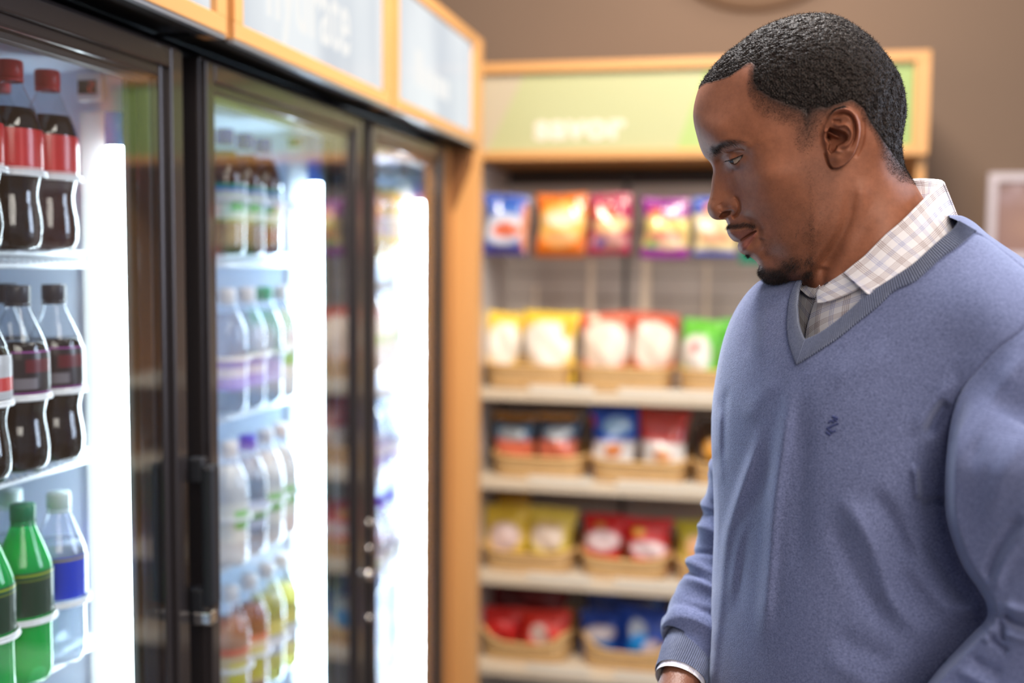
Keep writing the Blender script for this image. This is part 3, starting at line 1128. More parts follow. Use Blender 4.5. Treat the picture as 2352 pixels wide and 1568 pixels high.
ROWS = [
    # shelf z, basket front line px, row name, baskets [(pxl, pxr)], bags
    (RSH[0], 'top basket shelf', [(1106, 1308, 'oak end panel'), (1316, 1545, 'middle'), (1556, 1770, 'man')], .062, .0),
    (RSH[1], 'second basket shelf', [(1122, 1345, 'oak end panel'), (1352, 1588, 'middle'), (1596, 1790, 'man')], .060, .004),
    (RSH[2], 'third basket shelf', [(1100, 1322, 'oak end panel'), (1332, 1548, 'middle'), (1556, 1780, 'man')], .062, .010),
    (RSH[3], 'lowest basket shelf', [(1096, 1316, 'oak end panel'), (1338, 1570, 'middle'), (1584, 1790, 'man')], .085, .035),
]
for z, rn, bs, h, dip in ROWS:
    for (pl_, pr_, wh) in bs:
        yy = 3.125
        x0, x1 = wpos(pl_, yy), wpos(pr_, yy)
        o = make_basket(x1 - x0, .30, h, dip)
        o.location = ((x0 + x1) / 2, yy, z + .0125)
        tag(o, 'shallow woven wicker basket on the %s, %s' % (rn, {'oak end panel': 'nearest the oak end panel', 'middle': 'in the middle', 'man': 'partly behind the man'}[wh]),
            'basket', 'wicker baskets on the snack rack')

Y_, O_ = c_(246, 206, 60), c_(214, 74, 40)
BASK = [
    # px l, px r, top, bottom, y plane, base, marks, label, shelf
    (1112, 1200, 714, 836, 3.22, Y_, [(.52, .36, .50, .42, c_(250, 242, 230), 1)], 'yellow bag with white front, left in the top basket by the oak panel'),
    (1196, 1330, 712, 838, 3.20, c_(250, 214, 60), [(.46, .36, .50, .44, c_(252, 246, 236), 1), (.85, .7, .1, .2, c_(240, 180, 20), 1)], 'yellow bag with white front, right in the top basket by the oak panel'),
    (1330, 1450, 716, 838, 3.20, c_(214, 92, 52), [(.5, .36, .52, .46, c_(248, 232, 216), 1), (.3, .9, .10, .08, c_(250, 226, 200), 1)], 'orange-red bag with cream front, left in the middle top basket'),
    (1444, 1562, 718, 838, 3.22, c_(200, 80, 44), [(.5, .36, .48, .44, c_(244, 228, 214), 1)], 'orange-red bag with cream front, right in the middle top basket'),
    (1562, 1664, 734, 850, 3.20, c_(98, 190, 50), [(.4, .30, .40, .36, c_(236, 232, 226), 1), (.4, .42, .12, .10, c_(214, 90, 90), 1)], 'bright green bag with a red spot beside the man\'s shoulder'),
    (1650, 1760, 730, 850, 3.23, c_(76, 180, 44), [(.5, .32, .42, .34, c_(238, 238, 230), 1)], 'bright green bag mostly hidden behind the man\'s shoulder'),
    (1130, 1236, 950, 1062, 3.20, c_(70, 52, 28), [(.5, .96, .5, .06, c_(190, 130, 40), 2), (.5, .62, .5, .18, c_(40, 92, 130), 2), (.5, .62, .34, .12, c_(190, 206, 216), 1), (.5, .26, .6, .22, c_(228, 120, 90), 2)], 'salmon and blue cracker bag, left in second-shelf basket by oak panel'),
    (1234, 1340, 950, 1064, 3.20, c_(74, 54, 28), [(.4, .96, .4, .06, c_(190, 130, 40), 2), (.5, .62, .5, .18, c_(36, 84, 124), 2), (.5, .62, .34, .12, c_(196, 210, 220), 1), (.5, .26, .6, .22, c_(228, 124, 96), 2)], 'salmon and blue cracker bag, right in second-shelf basket by oak panel'),
    (1354, 1474, 930, 1064, 3.20, c_(10, 84, 200), [(.5, .96, .6, .06, c_(10, 50, 130), 2), (.5, .16, .6, .22, c_(236, 238, 242), 2), (.55, .62, .3, .16, c_(150, 196, 236), 1), (.5, .22, .2, .12, c_(226, 140, 80), 1), (.04, .72, .06, .1, c_(200, 40, 50), 1)], 'royal blue chip bag with white bottom in the second-shelf middle basket'),
    (1468, 1590, 938, 1066, 3.19, c_(196, 40, 26), [(.45, .74, .40, .2, c_(190, 70, 64), 1), (.5, .16, .6, .24, c_(238, 236, 234), 2), (.5, .16, .2, .12, c_(226, 160, 110), 1)], 'red chip bag with white bottom in the second-shelf middle basket'),
    (1600, 1700, 960, 1076, 3.20, c_(52, 34, 22), [(.4, .4, .2, .2, c_(226, 160, 60), 1)], 'dark brown bag with gold print next to the man\'s chest'),
    (1104, 1222, 1160, 1282, 3.20, c_(236, 202, 70), [(.5, .42, .36, .26, c_(232, 206, 200), 1), (.5, .08, .6, .06, c_(216, 160, 20), 2)], 'yellow bag, left in the third-shelf basket by the oak panel'),
    (1146, 1226, 1128, 1262, 3.30, c_(212, 160, 40), [(.5, .6, .3, .2, c_(230, 190, 90), 1)], 'golden yellow bag standing behind the pair in the third-shelf basket'),
    (1212, 1330, 1168, 1280, 3.20, c_(232, 210, 90), [(.45, .42, .36, .26, c_(240, 222, 206), 1), (.5, .66, .34, .07, c_(214, 180, 120), 1)], 'yellow bag, right in the third-shelf basket by the oak panel'),
    (1338, 1448, 1184, 1292, 3.20, c_(200, 30, 34), [(.5, .46, .44, .20, c_(236, 214, 216), 1), (.5, .1, .6, .08, c_(240, 70, 40), 2), (.4, .75, .12, .06, c_(206, 150, 60), 1)], 'red bag with white middle, left in the third-shelf middle basket'),
    (1442, 1556, 1190, 1298, 3.19, c_(206, 32, 36), [(.5, .36, .42, .18, c_(238, 218, 220), 1), (.3, .72, .14, .08, c_(226, 170, 50), 1), (.5, .08, .6, .06, c_(240, 90, 50), 2)], 'red bag with white middle, right in the third-shelf middle basket'),
    (1560, 1660, 1196, 1300, 3.20, c_(196, 182, 50), [(.5, .4, .3, .3, c_(236, 180, 130), 1)], 'olive yellow bag beside the man\'s forearm'),
    (1102, 1210, 1394, 1530, 3.20, c_(214, 44, 42), [(.3, .42, .26, .14, c_(180, 130, 120), 1), (.35, .12, .3, .10, c_(250, 40, 40), 1), (.5, .06, .6, .06, c_(220, 90, 40), 2)], 'bright red bag, left in the lowest basket by the oak panel'),
    (1196, 1322, 1402, 1532, 3.19, c_(222, 52, 40), [(.36, .62, .18, .16, c_(232, 210, 200), 1), (.50, .44, .14, .14, c_(222, 190, 180), 1), (.5, .06, .6, .06, c_(240, 120, 60), 2)], 'bright red bag with a white streak, right in the lowest basket'),
    (1120, 1320, 1340, 1480, 3.32, c_(120, 26, 28), [(.3, .7, .2, .2, c_(90, 20, 26), 1)], 'shade-darkened red bag standing behind the bright red pair on the lowest shelf'),  # deep red holds the shade behind the front pair
    (1336, 1452, 1404, 1546, 3.20, c_(16, 60, 150), [(.45, .66, .36, .12, c_(206, 196, 200), 1), (.4, .44, .4, .12, c_(20, 120, 200), 1), (.55, .14, .34, .18, c_(236, 166, 90), 1)], 'blue cookie bag with tan cookie, left in the lowest middle basket'),
    (1428, 1560, 1404, 1548, 3.19, c_(14, 64, 160), [(.35, .68, .18, .16, c_(196, 206, 216), 1), (.4, .44, .22, .2, c_(20, 140, 220), 1), (.7, .40, .22, .18, c_(206, 190, 200), 1), (.75, .14, .3, .18, c_(236, 180, 120), 1)], 'blue cookie bag with tan cookie beside the man\'s cuff'),
    (1345, 1560, 1345, 1480, 3.32, c_(16, 40, 110), [(.3, .8, .1, .1, c_(40, 70, 150), 1), (.85, .75, .06, .06, c_(80, 130, 210), 1)], 'dark blue bag standing behind the cookie bags on the lowest shelf'),
]
for i, (xa, xb, ya, yb, yy, base, marks, lab) in enumerate(BASK):
    x0, x1 = wpos(xa, yy), wpos(xb, yy)
    zb = min(RSH, key=lambda z: abs(z + .03 - zat((xa + xb) / 2, yb, yy))) + .022
    zt = zat((xa + xb) / 2, ya, yy)
    z0 = zb
    # printed fractions above refer to the visible height: keep them there
    zv = zat((xa + xb) / 2, yb, yy)
    k = (zv - z0) / (zt - z0)
    mk = [(a_, k + (1 - k) * b_, c1, (1 - k) * d1, e1, f1) for (a_, b_, c1, d1, e1, f1) in marks]
    o = make_bag('snack_bag', x1 - x0, zt - z0, .07 if yy < 3.3 else .05, base, mk, M_bag if i in (6, 7, 8, 9, 10) else M_matte_bag, 80 + i, 0.0, .20)
    o.location = ((x0 + x1) / 2, yy, z0)
    o.rotation_euler = (math.radians(-7 if yy < 3.3 else 0), 0, math.radians([3, -5, 2, 4, -6, 3, -2, 3, 2, -3][i % 10]))
    tag(o, lab, 'snack bag', 'snack bags standing in the baskets')

# ================================================================== the man: head and neck
# The sagittal plane of the head stands square to the sight line through the head; near and far half are mirror images.
HD = 1.115                                   # distance of that plane
_n = ray(1845, 784)[0].copy()
_n[2] = 0
NH = _n / np.linalg.norm(_n)                 # lateral axis of the head, pointing away from the viewer
MPX = HD / (FPX * math.hypot(1, (1845 - 1176) / FPX))   # metres per pixel at the plane, near enough


def at_px(px, py, h):
    """points on the sight lines through the pixels, h metres in front of the head's middle plane (array in, array out)"""
    d = ray(px, py)
    k = (HD - np.asarray(h).reshape(-1)) / (d @ NH)
    return CAM + d * k[:, None]


def smooth01(t):
    t = np.clip(t, 0, 1)
    return t * t * (3 - 2 * t)


def seg_dist(X, Y, pts, closed=False):
    """distance to a polyline and the fraction along it"""
    pts = np.asarray(pts, float)
    if closed:
        pts = np.vstack([pts, pts[:1]])
    best = np.full(X.shape, 1e9)
    tt = np.zeros(X.shape)
    L = np.r_[0, np.cumsum(np.hypot(*np.diff(pts, axis=0).T))]
    for i in range(len(pts) - 1):
        a, b = pts[i], pts[i + 1]
        ab = b - a
        l2 = ab @ ab + 1e-12
        t = np.clip(((X - a[0]) * ab[0] + (Y - a[1]) * ab[1]) / l2, 0, 1)
        d = np.hypot(X - a[0] - t * ab[0], Y - a[1] - t * ab[1])
        mk = d < best
        best = np.where(mk, d, best)
        tt = np.where(mk, (L[i] + t * (L[i + 1] - L[i])) / L[-1], tt)
    return best, tt


def inside(X, Y, pts):
    c = np.zeros(X.shape, bool)
    n = len(pts)
    for i in range(n):
        x0, y0 = pts[i]
        x1, y1 = pts[(i + 1) % n]
        if y0 == y1:
            continue
        k = ((y0 > Y) != (y1 > Y)) & (X < (x1 - x0) * (Y - y0) / (y1 - y0) + x0)
        c ^= k
    return c


def sdist(X, Y, pts):
    """signed distance to a closed outline, positive inside"""
    d, _ = seg_dist(X, Y, pts, True)
    return np.where(inside(X, Y, pts), d, -d)


def catmull(pts, per=6, closed=False):
    pts = [np.asarray(p, float) for p in pts]
    n = len(pts)
    out = []
    rng_ = range(n if closed else n - 1)
    for i in rng_:
        g = (lambda k: pts[k % n]) if closed else (lambda k: pts[min(max(k, 0), n - 1)])
        p0, p1, p2, p3 = g(i - 1), g(i), g(i + 1), g(i + 2)
        for j in range(per):
            t = j / per
            out.append(.5 * ((2 * p1) + (-p0 + p2) * t + (2 * p0 - 5 * p1 + 4 * p2 - p3) * t * t + (-p0 + 3 * p1 - 3 * p2 + p3) * t ** 3))
    if not closed:
        out.append(pts[-1])
    return np.array(out)


SIL = [(1603, 208), (1610, 191), (1625, 169), (1642, 147), (1668, 121), (1703, 95), (1733, 72), (1768, 54), (1803, 41), (1838, 33),
       (1877, 30), (1907, 32.5), (1937, 42), (1972, 63), (2007, 91), (2037, 126), (2063, 165), (2076, 200), (2081, 234), (2082, 260),
       (2076, 295), (2072, 321), (2073, 356), (2080, 386), (2098, 416), (2116, 447), (2140, 490), (2156, 540), (2162, 620), (2160, 720),
       (2130, 860), (2020, 930), (1910, 870), (1878, 790), (1868, 740), (1858, 692), (1846, 660),
       (1830, 650), (1812, 648), (1799, 649.5), (1784, 651.5), (1769, 650), (1756, 645), (1746, 634), (1741.5, 623), (1743, 613),
       (1739.4, 604), (1733, 597), (1723, 590.5), (1713, 586.5), (1702, 581), (1696, 573), (1694, 564), (1696, 557.5), (1692, 555.5),
       (1684.6, 553), (1676, 544.5), (1671, 535), (1669, 526), (1672, 517), (1669, 509.5), (1665.5, 504.5), (1657, 504.5), (1646, 504.5), (1636, 500.7),
       (1628.5, 492), (1625, 481), (1625.4, 469), (1628.5, 458.6), (1632, 443), (1634, 423), (1636, 407.5), (1638, 394), (1636, 382),
       (1630, 371.5), (1618, 359), (1609, 341), (1600, 310), (1594, 285), (1592, 260), (1595.6, 234)]
SILC = catmull(SIL, 5, True)
CX, CY = 1860.0, 360.0

# ---- Poisson inflation of the outline
GS = 2.5
gx = np.arange(1570, 2180, GS)
gy = np.arange(10, 950, GS)
GX, GY = np.meshgrid(gx, gy)
GIN = inside(GX, GY, SILC)
phi = np.zeros(GX.shape)
# coarse-to-fine start, then successive over-relaxation
par = (np.add.outer(np.arange(GX.shape[0]), np.arange(GX.shape[1])) % 2)
om = 1.975
rhs = GS * GS
for it in range(420):
    for c in (0, 1):
        nb = np.zeros_like(phi)
        nb[1:-1, 1:-1] = (phi[:-2, 1:-1] + phi[2:, 1:-1] + phi[1:-1, :-2] + phi[1:-1, 2:] + rhs) / 4
        mk = GIN & (par == c)
        phi[mk] += om * (nb[mk] - phi[mk])


def sample(A, X, Y):
    u = np.clip((X - gx[0]) / GS, 0, len(gx) - 1.001)
    v = np.clip((Y - gy[0]) / GS, 0, len(gy) - 1.001)
    i, j = u.astype(int), v.astype(int)
    fu, fv = u - i, v - j
    return (A[j, i] * (1 - fu) * (1 - fv) + A[j, i + 1] * fu * (1 - fv) + A[j + 1, i] * (1 - fu) * fv + A[j + 1, i + 1] * fu * fv)


H0 = np.sqrt(np.maximum(phi, 0))
H0S = 0.076 / H0.max()

# half widths (mm) wanted at places of the profile
CTRL = [(1920, 190, 79), (1850, 120, 72), (1800, 190, 76), (1740, 170, 66), (1690, 190, 54), (1650, 200, 42), (1980, 150, 68), (2020, 220, 64), (1980, 260, 74),
        (1860, 290, 76), (1780, 270, 73), (1730, 290, 68), (1690, 290, 59), (1650, 270, 48), (1620, 260, 34), (1612, 310, 26), (1640, 325, 40), (1670, 328, 48),
        (1700, 330, 55), (1735, 340, 64), (1780, 350, 70), (1650, 385, 12.5), (1648, 420, 11), (1646, 450, 12), (1640, 480, 11.5), (1665, 400, 19), (1668, 440, 16), (1672, 472, 17.5),
        (1690, 400, 33), (1715, 400, 47), (1750, 400, 63), (1700, 440, 34), (1730, 440, 51), (1790, 430, 67), (1712, 480, 33), (1745, 480, 47), (1800, 490, 60),
        (1685, 515, 13.5), (1700, 525, 18.5), (1722, 525, 26), (1745, 525, 35), (1700, 565, 17), (1720, 560, 24), (1745, 565, 34), (1735, 595, 17), (1760, 590, 28), (1760, 625, 20), (1790, 625, 32), (1790, 560, 49),
        (1820, 600, 47), (1840, 540, 60), (1840, 460, 68), (1880, 500, 66), (1900, 430, 69), (1880, 380, 72), (1990, 340, 66), (1990, 420, 60), (2040, 330, 54), (2050, 400, 42),
        (1950, 500, 62), (2020, 500, 61), (2090, 500, 44), (1900, 600, 50), (1960, 600, 61), (2060, 600, 60), (1960, 720, 62), (2060, 720, 62),
        (1877, 62, 50), (1960, 92, 53), (2042, 190, 48), (1760, 92, 46), (1800, 80, 50), (1690, 140, 43), (2050, 250, 42), (1640, 185, 36), (1720, 120, 45)]
cp = np.array([(a, b) for a, b, _ in CTRL], float)
h_here = sample(H0, cp[:, 0], cp[:, 1]) * H0S
val = np.log(np.array([c for _, _, c in CTRL]) / 1000 / h_here)


def tps(r):
    return np.where(r > 0, r * r * np.log(np.maximum(r, 1e-9)), 0)


sc_ = 300.0
A_ = tps(np.hypot(cp[:, None, 0] - cp[None, :, 0], cp[:, None, 1] - cp[None, :, 1]) / sc_)
n_ = len(cp)
Mx = np.zeros((n_ + 3, n_ + 3))
Mx[:n_, :n_] = A_ + np.eye(n_) * 2e-5
Mx[:n_, n_] = 1
Mx[:n_, n_ + 1:] = cp / sc_
Mx[n_:, :n_] = Mx[:n_, n_:].T
wts = np.linalg.solve(Mx, np.r_[val, 0, 0, 0])
RHO = wts[n_] + wts[n_ + 1] * GX / sc_ + wts[n_ + 2] * GY / sc_
for k in range(n_):
    RHO += wts[k] * tps(np.hypot(GX - cp[k, 0], GY - cp[k, 1]) / sc_)
RHO = np.exp(np.clip(RHO, -1.3, 1.0))

# ---- features
EARO = [(1884, 281), (1903, 265), (1919, 251), (1938, 245.5), (1955, 250), (1968, 263), (1975, 280), (1977, 297), (1975, 316), (1970, 335),
        (1962, 354), (1951, 369), (1939, 380), (1925, 386.5), (1912, 386), (1903, 377), (1896, 360), (1890, 346), (1883, 332), (1880, 314), (1880, 295)]
CONCHA = [(1906, 292), (1925, 296), (1942, 303), (1949, 312), (1947, 322), (1938, 330), (1925, 336), (1918, 350), (1908, 354), (1901, 345), (1904, 331), (1898, 316), (1897, 304)]
EYEC, EYER = (1699.5, 363.0), 27.5
EYEH = 0.0295
OPEN = [(1673, 368.5), (1683, 364.5), (1691, 361.2), (1699, 357.6), (1707, 354.8), (1705, 361), (1698, 368.5), (1691, 374.5), (1684, 376.5), (1676, 373)]
NOSTRIL = [(1651, 498), (1657, 489), (1668, 484), (1680, 484), (1677, 492), (1667, 499), (1656, 503)]
UPLIP = [(1671, 535), (1685, 531), (1700, 530), (1720, 525), (1737, 529), (1723, 538), (1708, 547.5), (1697, 556.5), (1684, 553), (1676, 544)]
LOLIP = [(1697, 558), (1708, 549.5), (1723, 540), (1738, 531), (1734, 545), (1722, 562), (1708, 578), (1701, 581), (1695, 572), (1693, 564)]


def G(X, Y, cx, cy, sx, sy, amp, ang=0.0):
    ca, sa = math.cos(math.radians(ang)), math.sin(math.radians(ang))
    u = (X - cx) * ca + (Y - cy) * sa
    v = -(X - cx) * sa + (Y - cy) * ca
    return amp * np.exp(-(u / sx) ** 2 - (v / sy) ** 2)


def ridge(X, Y, pts, wd, amp, t0=0.12, t1=0.12):
    pts = catmull(pts, 5)
    out = np.zeros(X.shape)
    bb = (X > pts[:, 0].min() - 4 * wd) & (X < pts[:, 0].max() + 4 * wd) & (Y > pts[:, 1].min() - 4 * wd) & (Y < pts[:, 1].max() + 4 * wd)
    if not bb.any():
        return out
    d, t = seg_dist(X[bb], Y[bb], pts)
    tp = smooth01(t / max(t0, 1e-6)) * smooth01((1 - t) / max(t1, 1e-6)) if (t0 or t1) else 1.0
    out[bb] = amp * np.exp(-(d / wd) ** 2) * tp
    return out


def smax(a, b, k):
    h = np.clip(.5 + .5 * (a - b) / k, 0, 1)
    return b * (1 - h) + a * h + k * h * (1 - h)


def eyeball_h(X, Y):
    d2 = (X - EYEC[0]) ** 2 + (Y - EYEC[1]) ** 2
    return EYEH + MPX * np.sqrt(np.maximum(EYER ** 2 - d2, 0)) - np.where(d2 > EYER ** 2, (np.sqrt(d2) - EYER) * MPX * 2.0, 0)


def head_height(X, Y, base):
    """base = inflated height; adds the features (metres)"""
    h = base.copy()
    mm = .001
    # brow ridge and orbit
    h += ridge(X, Y, [(1622, 345), (1645, 334), (1675, 328), (1705, 330), (1725, 345)], 13, 3.0 * mm)
    h += G(X, Y, 1655, 368, 12, 14, -5.5 * mm, 20)
    h += G(X, Y, 1678, 350, 20, 11, -4.5 * mm, -15)
    h += G(X, Y, 1716, 358, 10, 12, -2.0 * mm)
    h += G(X, Y, 1694, 392, 22, 9, -1.5 * mm, -25)
    # eyelids over the eyeball
    eb = eyeball_h(X, Y) + .0014
    near = np.hypot(X - EYEC[0], Y - EYEC[1])
    win = smooth01((1.35 * EYER - near) / 9)
    lid = smax(h, eb, .0020)
    h = h * (1 - win) + lid * win
    h += ridge(X, Y, [(1667, 351), (1676, 347.5), (1684, 345), (1694, 343), (1704, 342.5), (1713, 345)], 1.8, -2.3 * mm)
    h += ridge(X, Y, [(1672, 366.5), (1683, 363), (1691, 360), (1699, 356.4), (1707, 353.5)], 1.7, .7 * mm)
    h += ridge(X, Y, [(1678, 375), (1686, 379), (1692, 377), (1699, 371), (1706, 363)], 1.8, .4 * mm)
    h += ridge(X, Y, [(1680, 390), (1694, 391), (1708, 383), (1718, 370)], 4, -.7 * mm)
    op = smooth01((sdist(X, Y, OPEN) + .4) / 1.3)
    h = h * (1 - op) + (eyeball_h(X, Y) - .0060) * op
    # nose
    h += G(X, Y, 1680, 471, 14, 12, 5.0 * mm, 25)
    h += G(X, Y, 1641, 482, 13, 14, 2.0 * mm)
    h += ridge(X, Y, [(1684, 449), (1694, 458), (1699, 471), (1698, 484), (1690, 495), (1680, 500)], 4.0, -4.2 * mm, .2, .1)
    h += ridge(X, Y, [(1653, 466), (1660, 478), (1657, 490)], 6, -1.4 * mm)
    ns = smooth01((sdist(X, Y, NOSTRIL) + 1.0) / 3.0)
    h -= ns * 8.0 * mm
    h += ridge(X, Y, [(1655, 486), (1668, 481), (1682, 480), (1688, 488)], 2.2, 1.0 * mm)
    h += ridge(X, Y, [(1637, 400), (1636, 430), (1634, 460)], 9, .8 * mm)
    # philtrum, lips, chin
    h += G(X, Y, 1682, 517, 11, 8, -1.2 * mm)
    h += G(X, Y, 1700, 520, 18, 7, 1.6 * mm, -10)
    u1 = smooth01((sdist(X, Y, UPLIP) + 1) / 7)
    h += u1 * 2.6 * mm
    u2 = smooth01((sdist(X, Y, LOLIP) + 1) / 8)
    h += u2 * 3.2 * mm
    h += ridge(X, Y, [(1695, 557.5), (1708, 548.5), (1723, 538.7), (1739, 529.5)], 1.8, -3.8 * mm, 0, .1)
    h += ridge(X, Y, [(1672, 534), (1686, 530), (1700, 529), (1720, 524.5), (1736, 528)], 2.0, .6 * mm)
    h += G(X, Y, 1744, 531, 6, 9, -2.6 * mm, 20)
    h += G(X, Y, 1754, 536, 10, 15, 1.4 * mm, 20)
    h += ridge(X, Y, [(1716, 592), (1730, 583), (1745, 566), (1750, 545)], 7, -2.2 * mm)
    h += G(X, Y, 1766, 618, 20, 18, 3.0 * mm)
    h += ridge(X, Y, [(1702, 486), (1716, 504), (1738, 520), (1752, 545)], 8, -1.3 * mm)
    h += ridge(X, Y, [(1718, 478), (1738, 500), (1756, 526)], 12, 1.2 * mm)
    # cheekbone, hollow, jaw
    h += G(X, Y, 1770, 405, 50, 22, 2.5 * mm, -12)
    h += G(X, Y, 1810, 480, 45, 40, -2.0 * mm, 30)
    h += G(X, Y, 1735, 290, 25, 28, -1.5 * mm)
    h += G(X, Y, 1868, 540, 42, 22, 3.0 * mm, 125)
    jaw = [(1945, 395), (1938, 450), (1925, 510), (1900, 560), (1868, 606), (1835, 642), (1826, 668)]
    jd, jt = seg_dist(X, Y, catmull(jaw, 5))
    jp = catmull(jaw, 5)
    # side of the jaw line: positive to the right (neck)
    jx = np.interp(Y, jp[:, 1], jp[:, 0])
    nk = smooth01((X - jx + 6) / 34) * smooth01((Y - 395) / 150) * smooth01((1.0 - (X - jx) / 150))
    h -= nk * 10.0 * mm
    h += ridge(X, Y, [(1985, 400), (1975, 470), (1945, 560), (1912, 650), (1895, 720)], 20, 4.0 * mm, .15, .1)
    h += ridge(X, Y, [(1893, 610), (1888, 660), (1884, 700)], 12, -3.0 * mm)
    h += G(X, Y, 2040, 420, 30, 60, 2.0 * mm, -20)
    # ear
    se = sdist(X, Y, EARO)
    rear = smooth01((X - 1880) / 75)
    plate = smooth01((se + 1.0) / (3.2 + 24 * (1 - smooth01((X - 1880) / 34)))) * (3.0 + 13.5 * rear) * mm
    lobe = smooth01((Y - 345) / 30)
    plate *= 1 - .38 * lobe
    h += G(X, Y, 1935, 325, 40, 60, -3.0 * mm)
    h += plate
    h += ridge(X, Y, [(1900, 280), (1910, 263), (1924, 253), (1939, 250), (1954, 255), (1965, 267), (1971, 284), (1972, 302), (1969, 322), (1963, 340), (1957, 350)], 4.2, 3.0 * mm, .2, .45)
    h += ridge(X, Y, [(1912, 275), (1924, 264), (1940, 260.5), (1953, 266), (1961, 280), (1963, 300), (1960, 320), (1952, 338), (1947, 348)], 3.2, -4.4 * mm, .2, .25)
    h += ridge(X, Y, [(1910, 284), (1925, 288), (1942, 287), (1954, 298), (1957, 312), (1952, 326), (1940, 336), (1928, 341)], 4.6, 3.4 * mm, .15, .15)
    h += ridge(X, Y, [(1910, 278), (1922, 278), (1934, 280)], 4.0, -2.4 * mm, .2, .3)
    cc = smooth01((sdist(X, Y, CONCHA) + 1) / 5.5)
    h -= cc * 12.5 * mm
    h += ridge(X, Y, [(1893, 300), (1905, 305), (1918, 312), (1934, 318)], 3.6, 5.0 * mm, .0, .35)
    h += G(X, Y, 1902, 317, 5, 5.5, -8 * mm)
    h += G(X, Y, 1897, 322, 5.5, 9, 3.6 * mm, -12)
    h += G(X, Y, 1894, 308, 5, 7, 1.6 * mm)
    h += G(X, Y, 1923, 346, 9, 5, 2.4 * mm, 20)
    h += G(X, Y, 1924, 366, 16, 14, 4.2 * mm)
    h += ridge(X, Y, [(1894, 349), (1899, 366), (1905, 380), (1915, 389)], 2.6, -2.4 * mm, .2, .2)
    # shadow fold behind the ear
    h += ridge(X, Y, [(1981, 268), (1984, 296), (1981, 322), (1973, 345), (1962, 364)], 5, -1.6 * mm)
    return h


# ---- polar grid over the outline
def boundary(th):
    """radius of the outline along each direction"""
    px, py = SILC[:, 0] - CX, SILC[:, 1] - CY
    a = np.unwrap(np.arctan2(py, px))
    if a[-1] < a[0]:
        a, rr = a[::-1], np.hypot(px, py)[::-1]
    else:
        rr = np.hypot(px, py)
    a2 = np.r_[a - 2 * math.pi, a, a + 2 * math.pi]
    r2 = np.r_[rr, rr, rr]
    o = np.argsort(a2)
    return np.interp(th, a2[o], r2[o])


def theta_samples(n):
    # denser towards the face (directions between 170 and 260 degrees, measured y down)
    t = np.linspace(-math.pi, math.pi, 4001)
    dens = 1 + 2.2 * np.exp(-((np.mod(t - math.radians(140), 2 * math.pi) - 0) / .75) ** 2) + 2.2 * np.exp(-((np.mod(t - math.radians(140), 2 * math.pi) - 2 * math.pi) / .75) ** 2)
    c = np.r_[0, np.cumsum((dens[1:] + dens[:-1]) / 2)]
    return np.interp(np.linspace(0, c[-1], n, endpoint=False), c, t)


def half_head(NT, NR):
    th = theta_samples(NT)
    R = boundary(th)
    j = np.arange(1, NR + 1) / NR
    s = np.sin(math.pi / 2 * j) * .62 + j * .38
    s = s / s[-1]
    X = CX + np.cos(th)[None, :] * R[None, :] * s[:, None]
    Y = CY + np.sin(th)[None, :] * R[None, :] * s[:, None]
    X = np.vstack([np.full((1, NT), CX), X])
    Y = np.vstack([np.full((1, NT), CY), Y])
    sr = np.r_[0, s]
    dpx = (1 - sr)[:, None] * R[None, :]
    # height: sampled well inside, linear in h^2 towards the rim
    e0 = 7.0
    Ri = np.maximum(R - e0, 1)
    Xi = np.where(dpx < e0, CX + np.cos(th) * Ri, X)
    Yi = np.where(dpx < e0, CY + np.sin(th) * Ri, Y)
    b2 = (sample(H0, Xi, Yi) * H0S * np.exp(sample(np.log(RHO), Xi, Yi))) ** 2
    base = np.sqrt(b2 * np.where(dpx < e0, dpx / e0, 1))
    full = head_height(X, Y, base)
    edge = smooth01(dpx / 10.0)
    h = base + (full - base) * edge
    h = np.maximum(h, 0.0)
    h[-1, :] = 0
    return X, Y, h, th


def grid_mesh(X, Y, h, sign):
    NRr, NT = X.shape
    pos = at_px(X.ravel(), Y.ravel(), h.ravel())
    if sign < 0:
        # mirror about the middle plane
        d = (pos - CAM) @ NH - HD
        pos = pos - 2 * d[:, None] * NH[None, :]
    return pos


HNT, HNR = 1300, 330
HX_, HY_, HH_, HTH = half_head(HNT, HNR)
FX_, FY_, FH_, FTH = half_head(HNT, HNR)


def skin_colour(X, Y):
    base = np.array(srgb(152, 96, 70))
    c = np.tile(base, (X.size, 1)).reshape(*X.shape, 3)

    def blend(c, k, col, amt=1.0):
        k = (np.clip(k, 0, 1) * amt)[..., None]
        return c * (1 - k) + np.array(col) * k
    c = blend(c, G(X, Y, 1675, 470, 26, 24, 1.0), srgb(150, 92, 66), .5)
    c = blend(c, G(X, Y, 1720, 320, 60, 22, 1.0), srgb(150, 92, 62), .35)
    c = blend(c, G(X, Y, 1930, 300, 40, 55, 1.0), srgb(146, 90, 66), .45)
    c = blend(c, G(X, Y, 1692, 384, 26, 12, 1.0), srgb(96, 64, 60), .5)
    c = blend(c, smooth01((sdist(X, Y, UPLIP) + 2) / 4), srgb(112, 66, 60), .75)
    c = blend(c, smooth01((sdist(X, Y, LOLIP) + 2) / 4), srgb(142, 84, 78), .75)
    # hair, brow and beard shading of the skin (short growth)
    D = hair_density(X, Y)
    c = blend(c, D ** .7, srgb(64, 46, 39), .78)
    c = blend(c, smooth01((D - .6) / .4), srgb(34, 28, 27), .9)
    c = blend(c, beard_density(X, Y), srgb(48, 36, 33), .74)
    c = blend(c, brow_density(X, Y), srgb(44, 33, 30), .85)
    return c


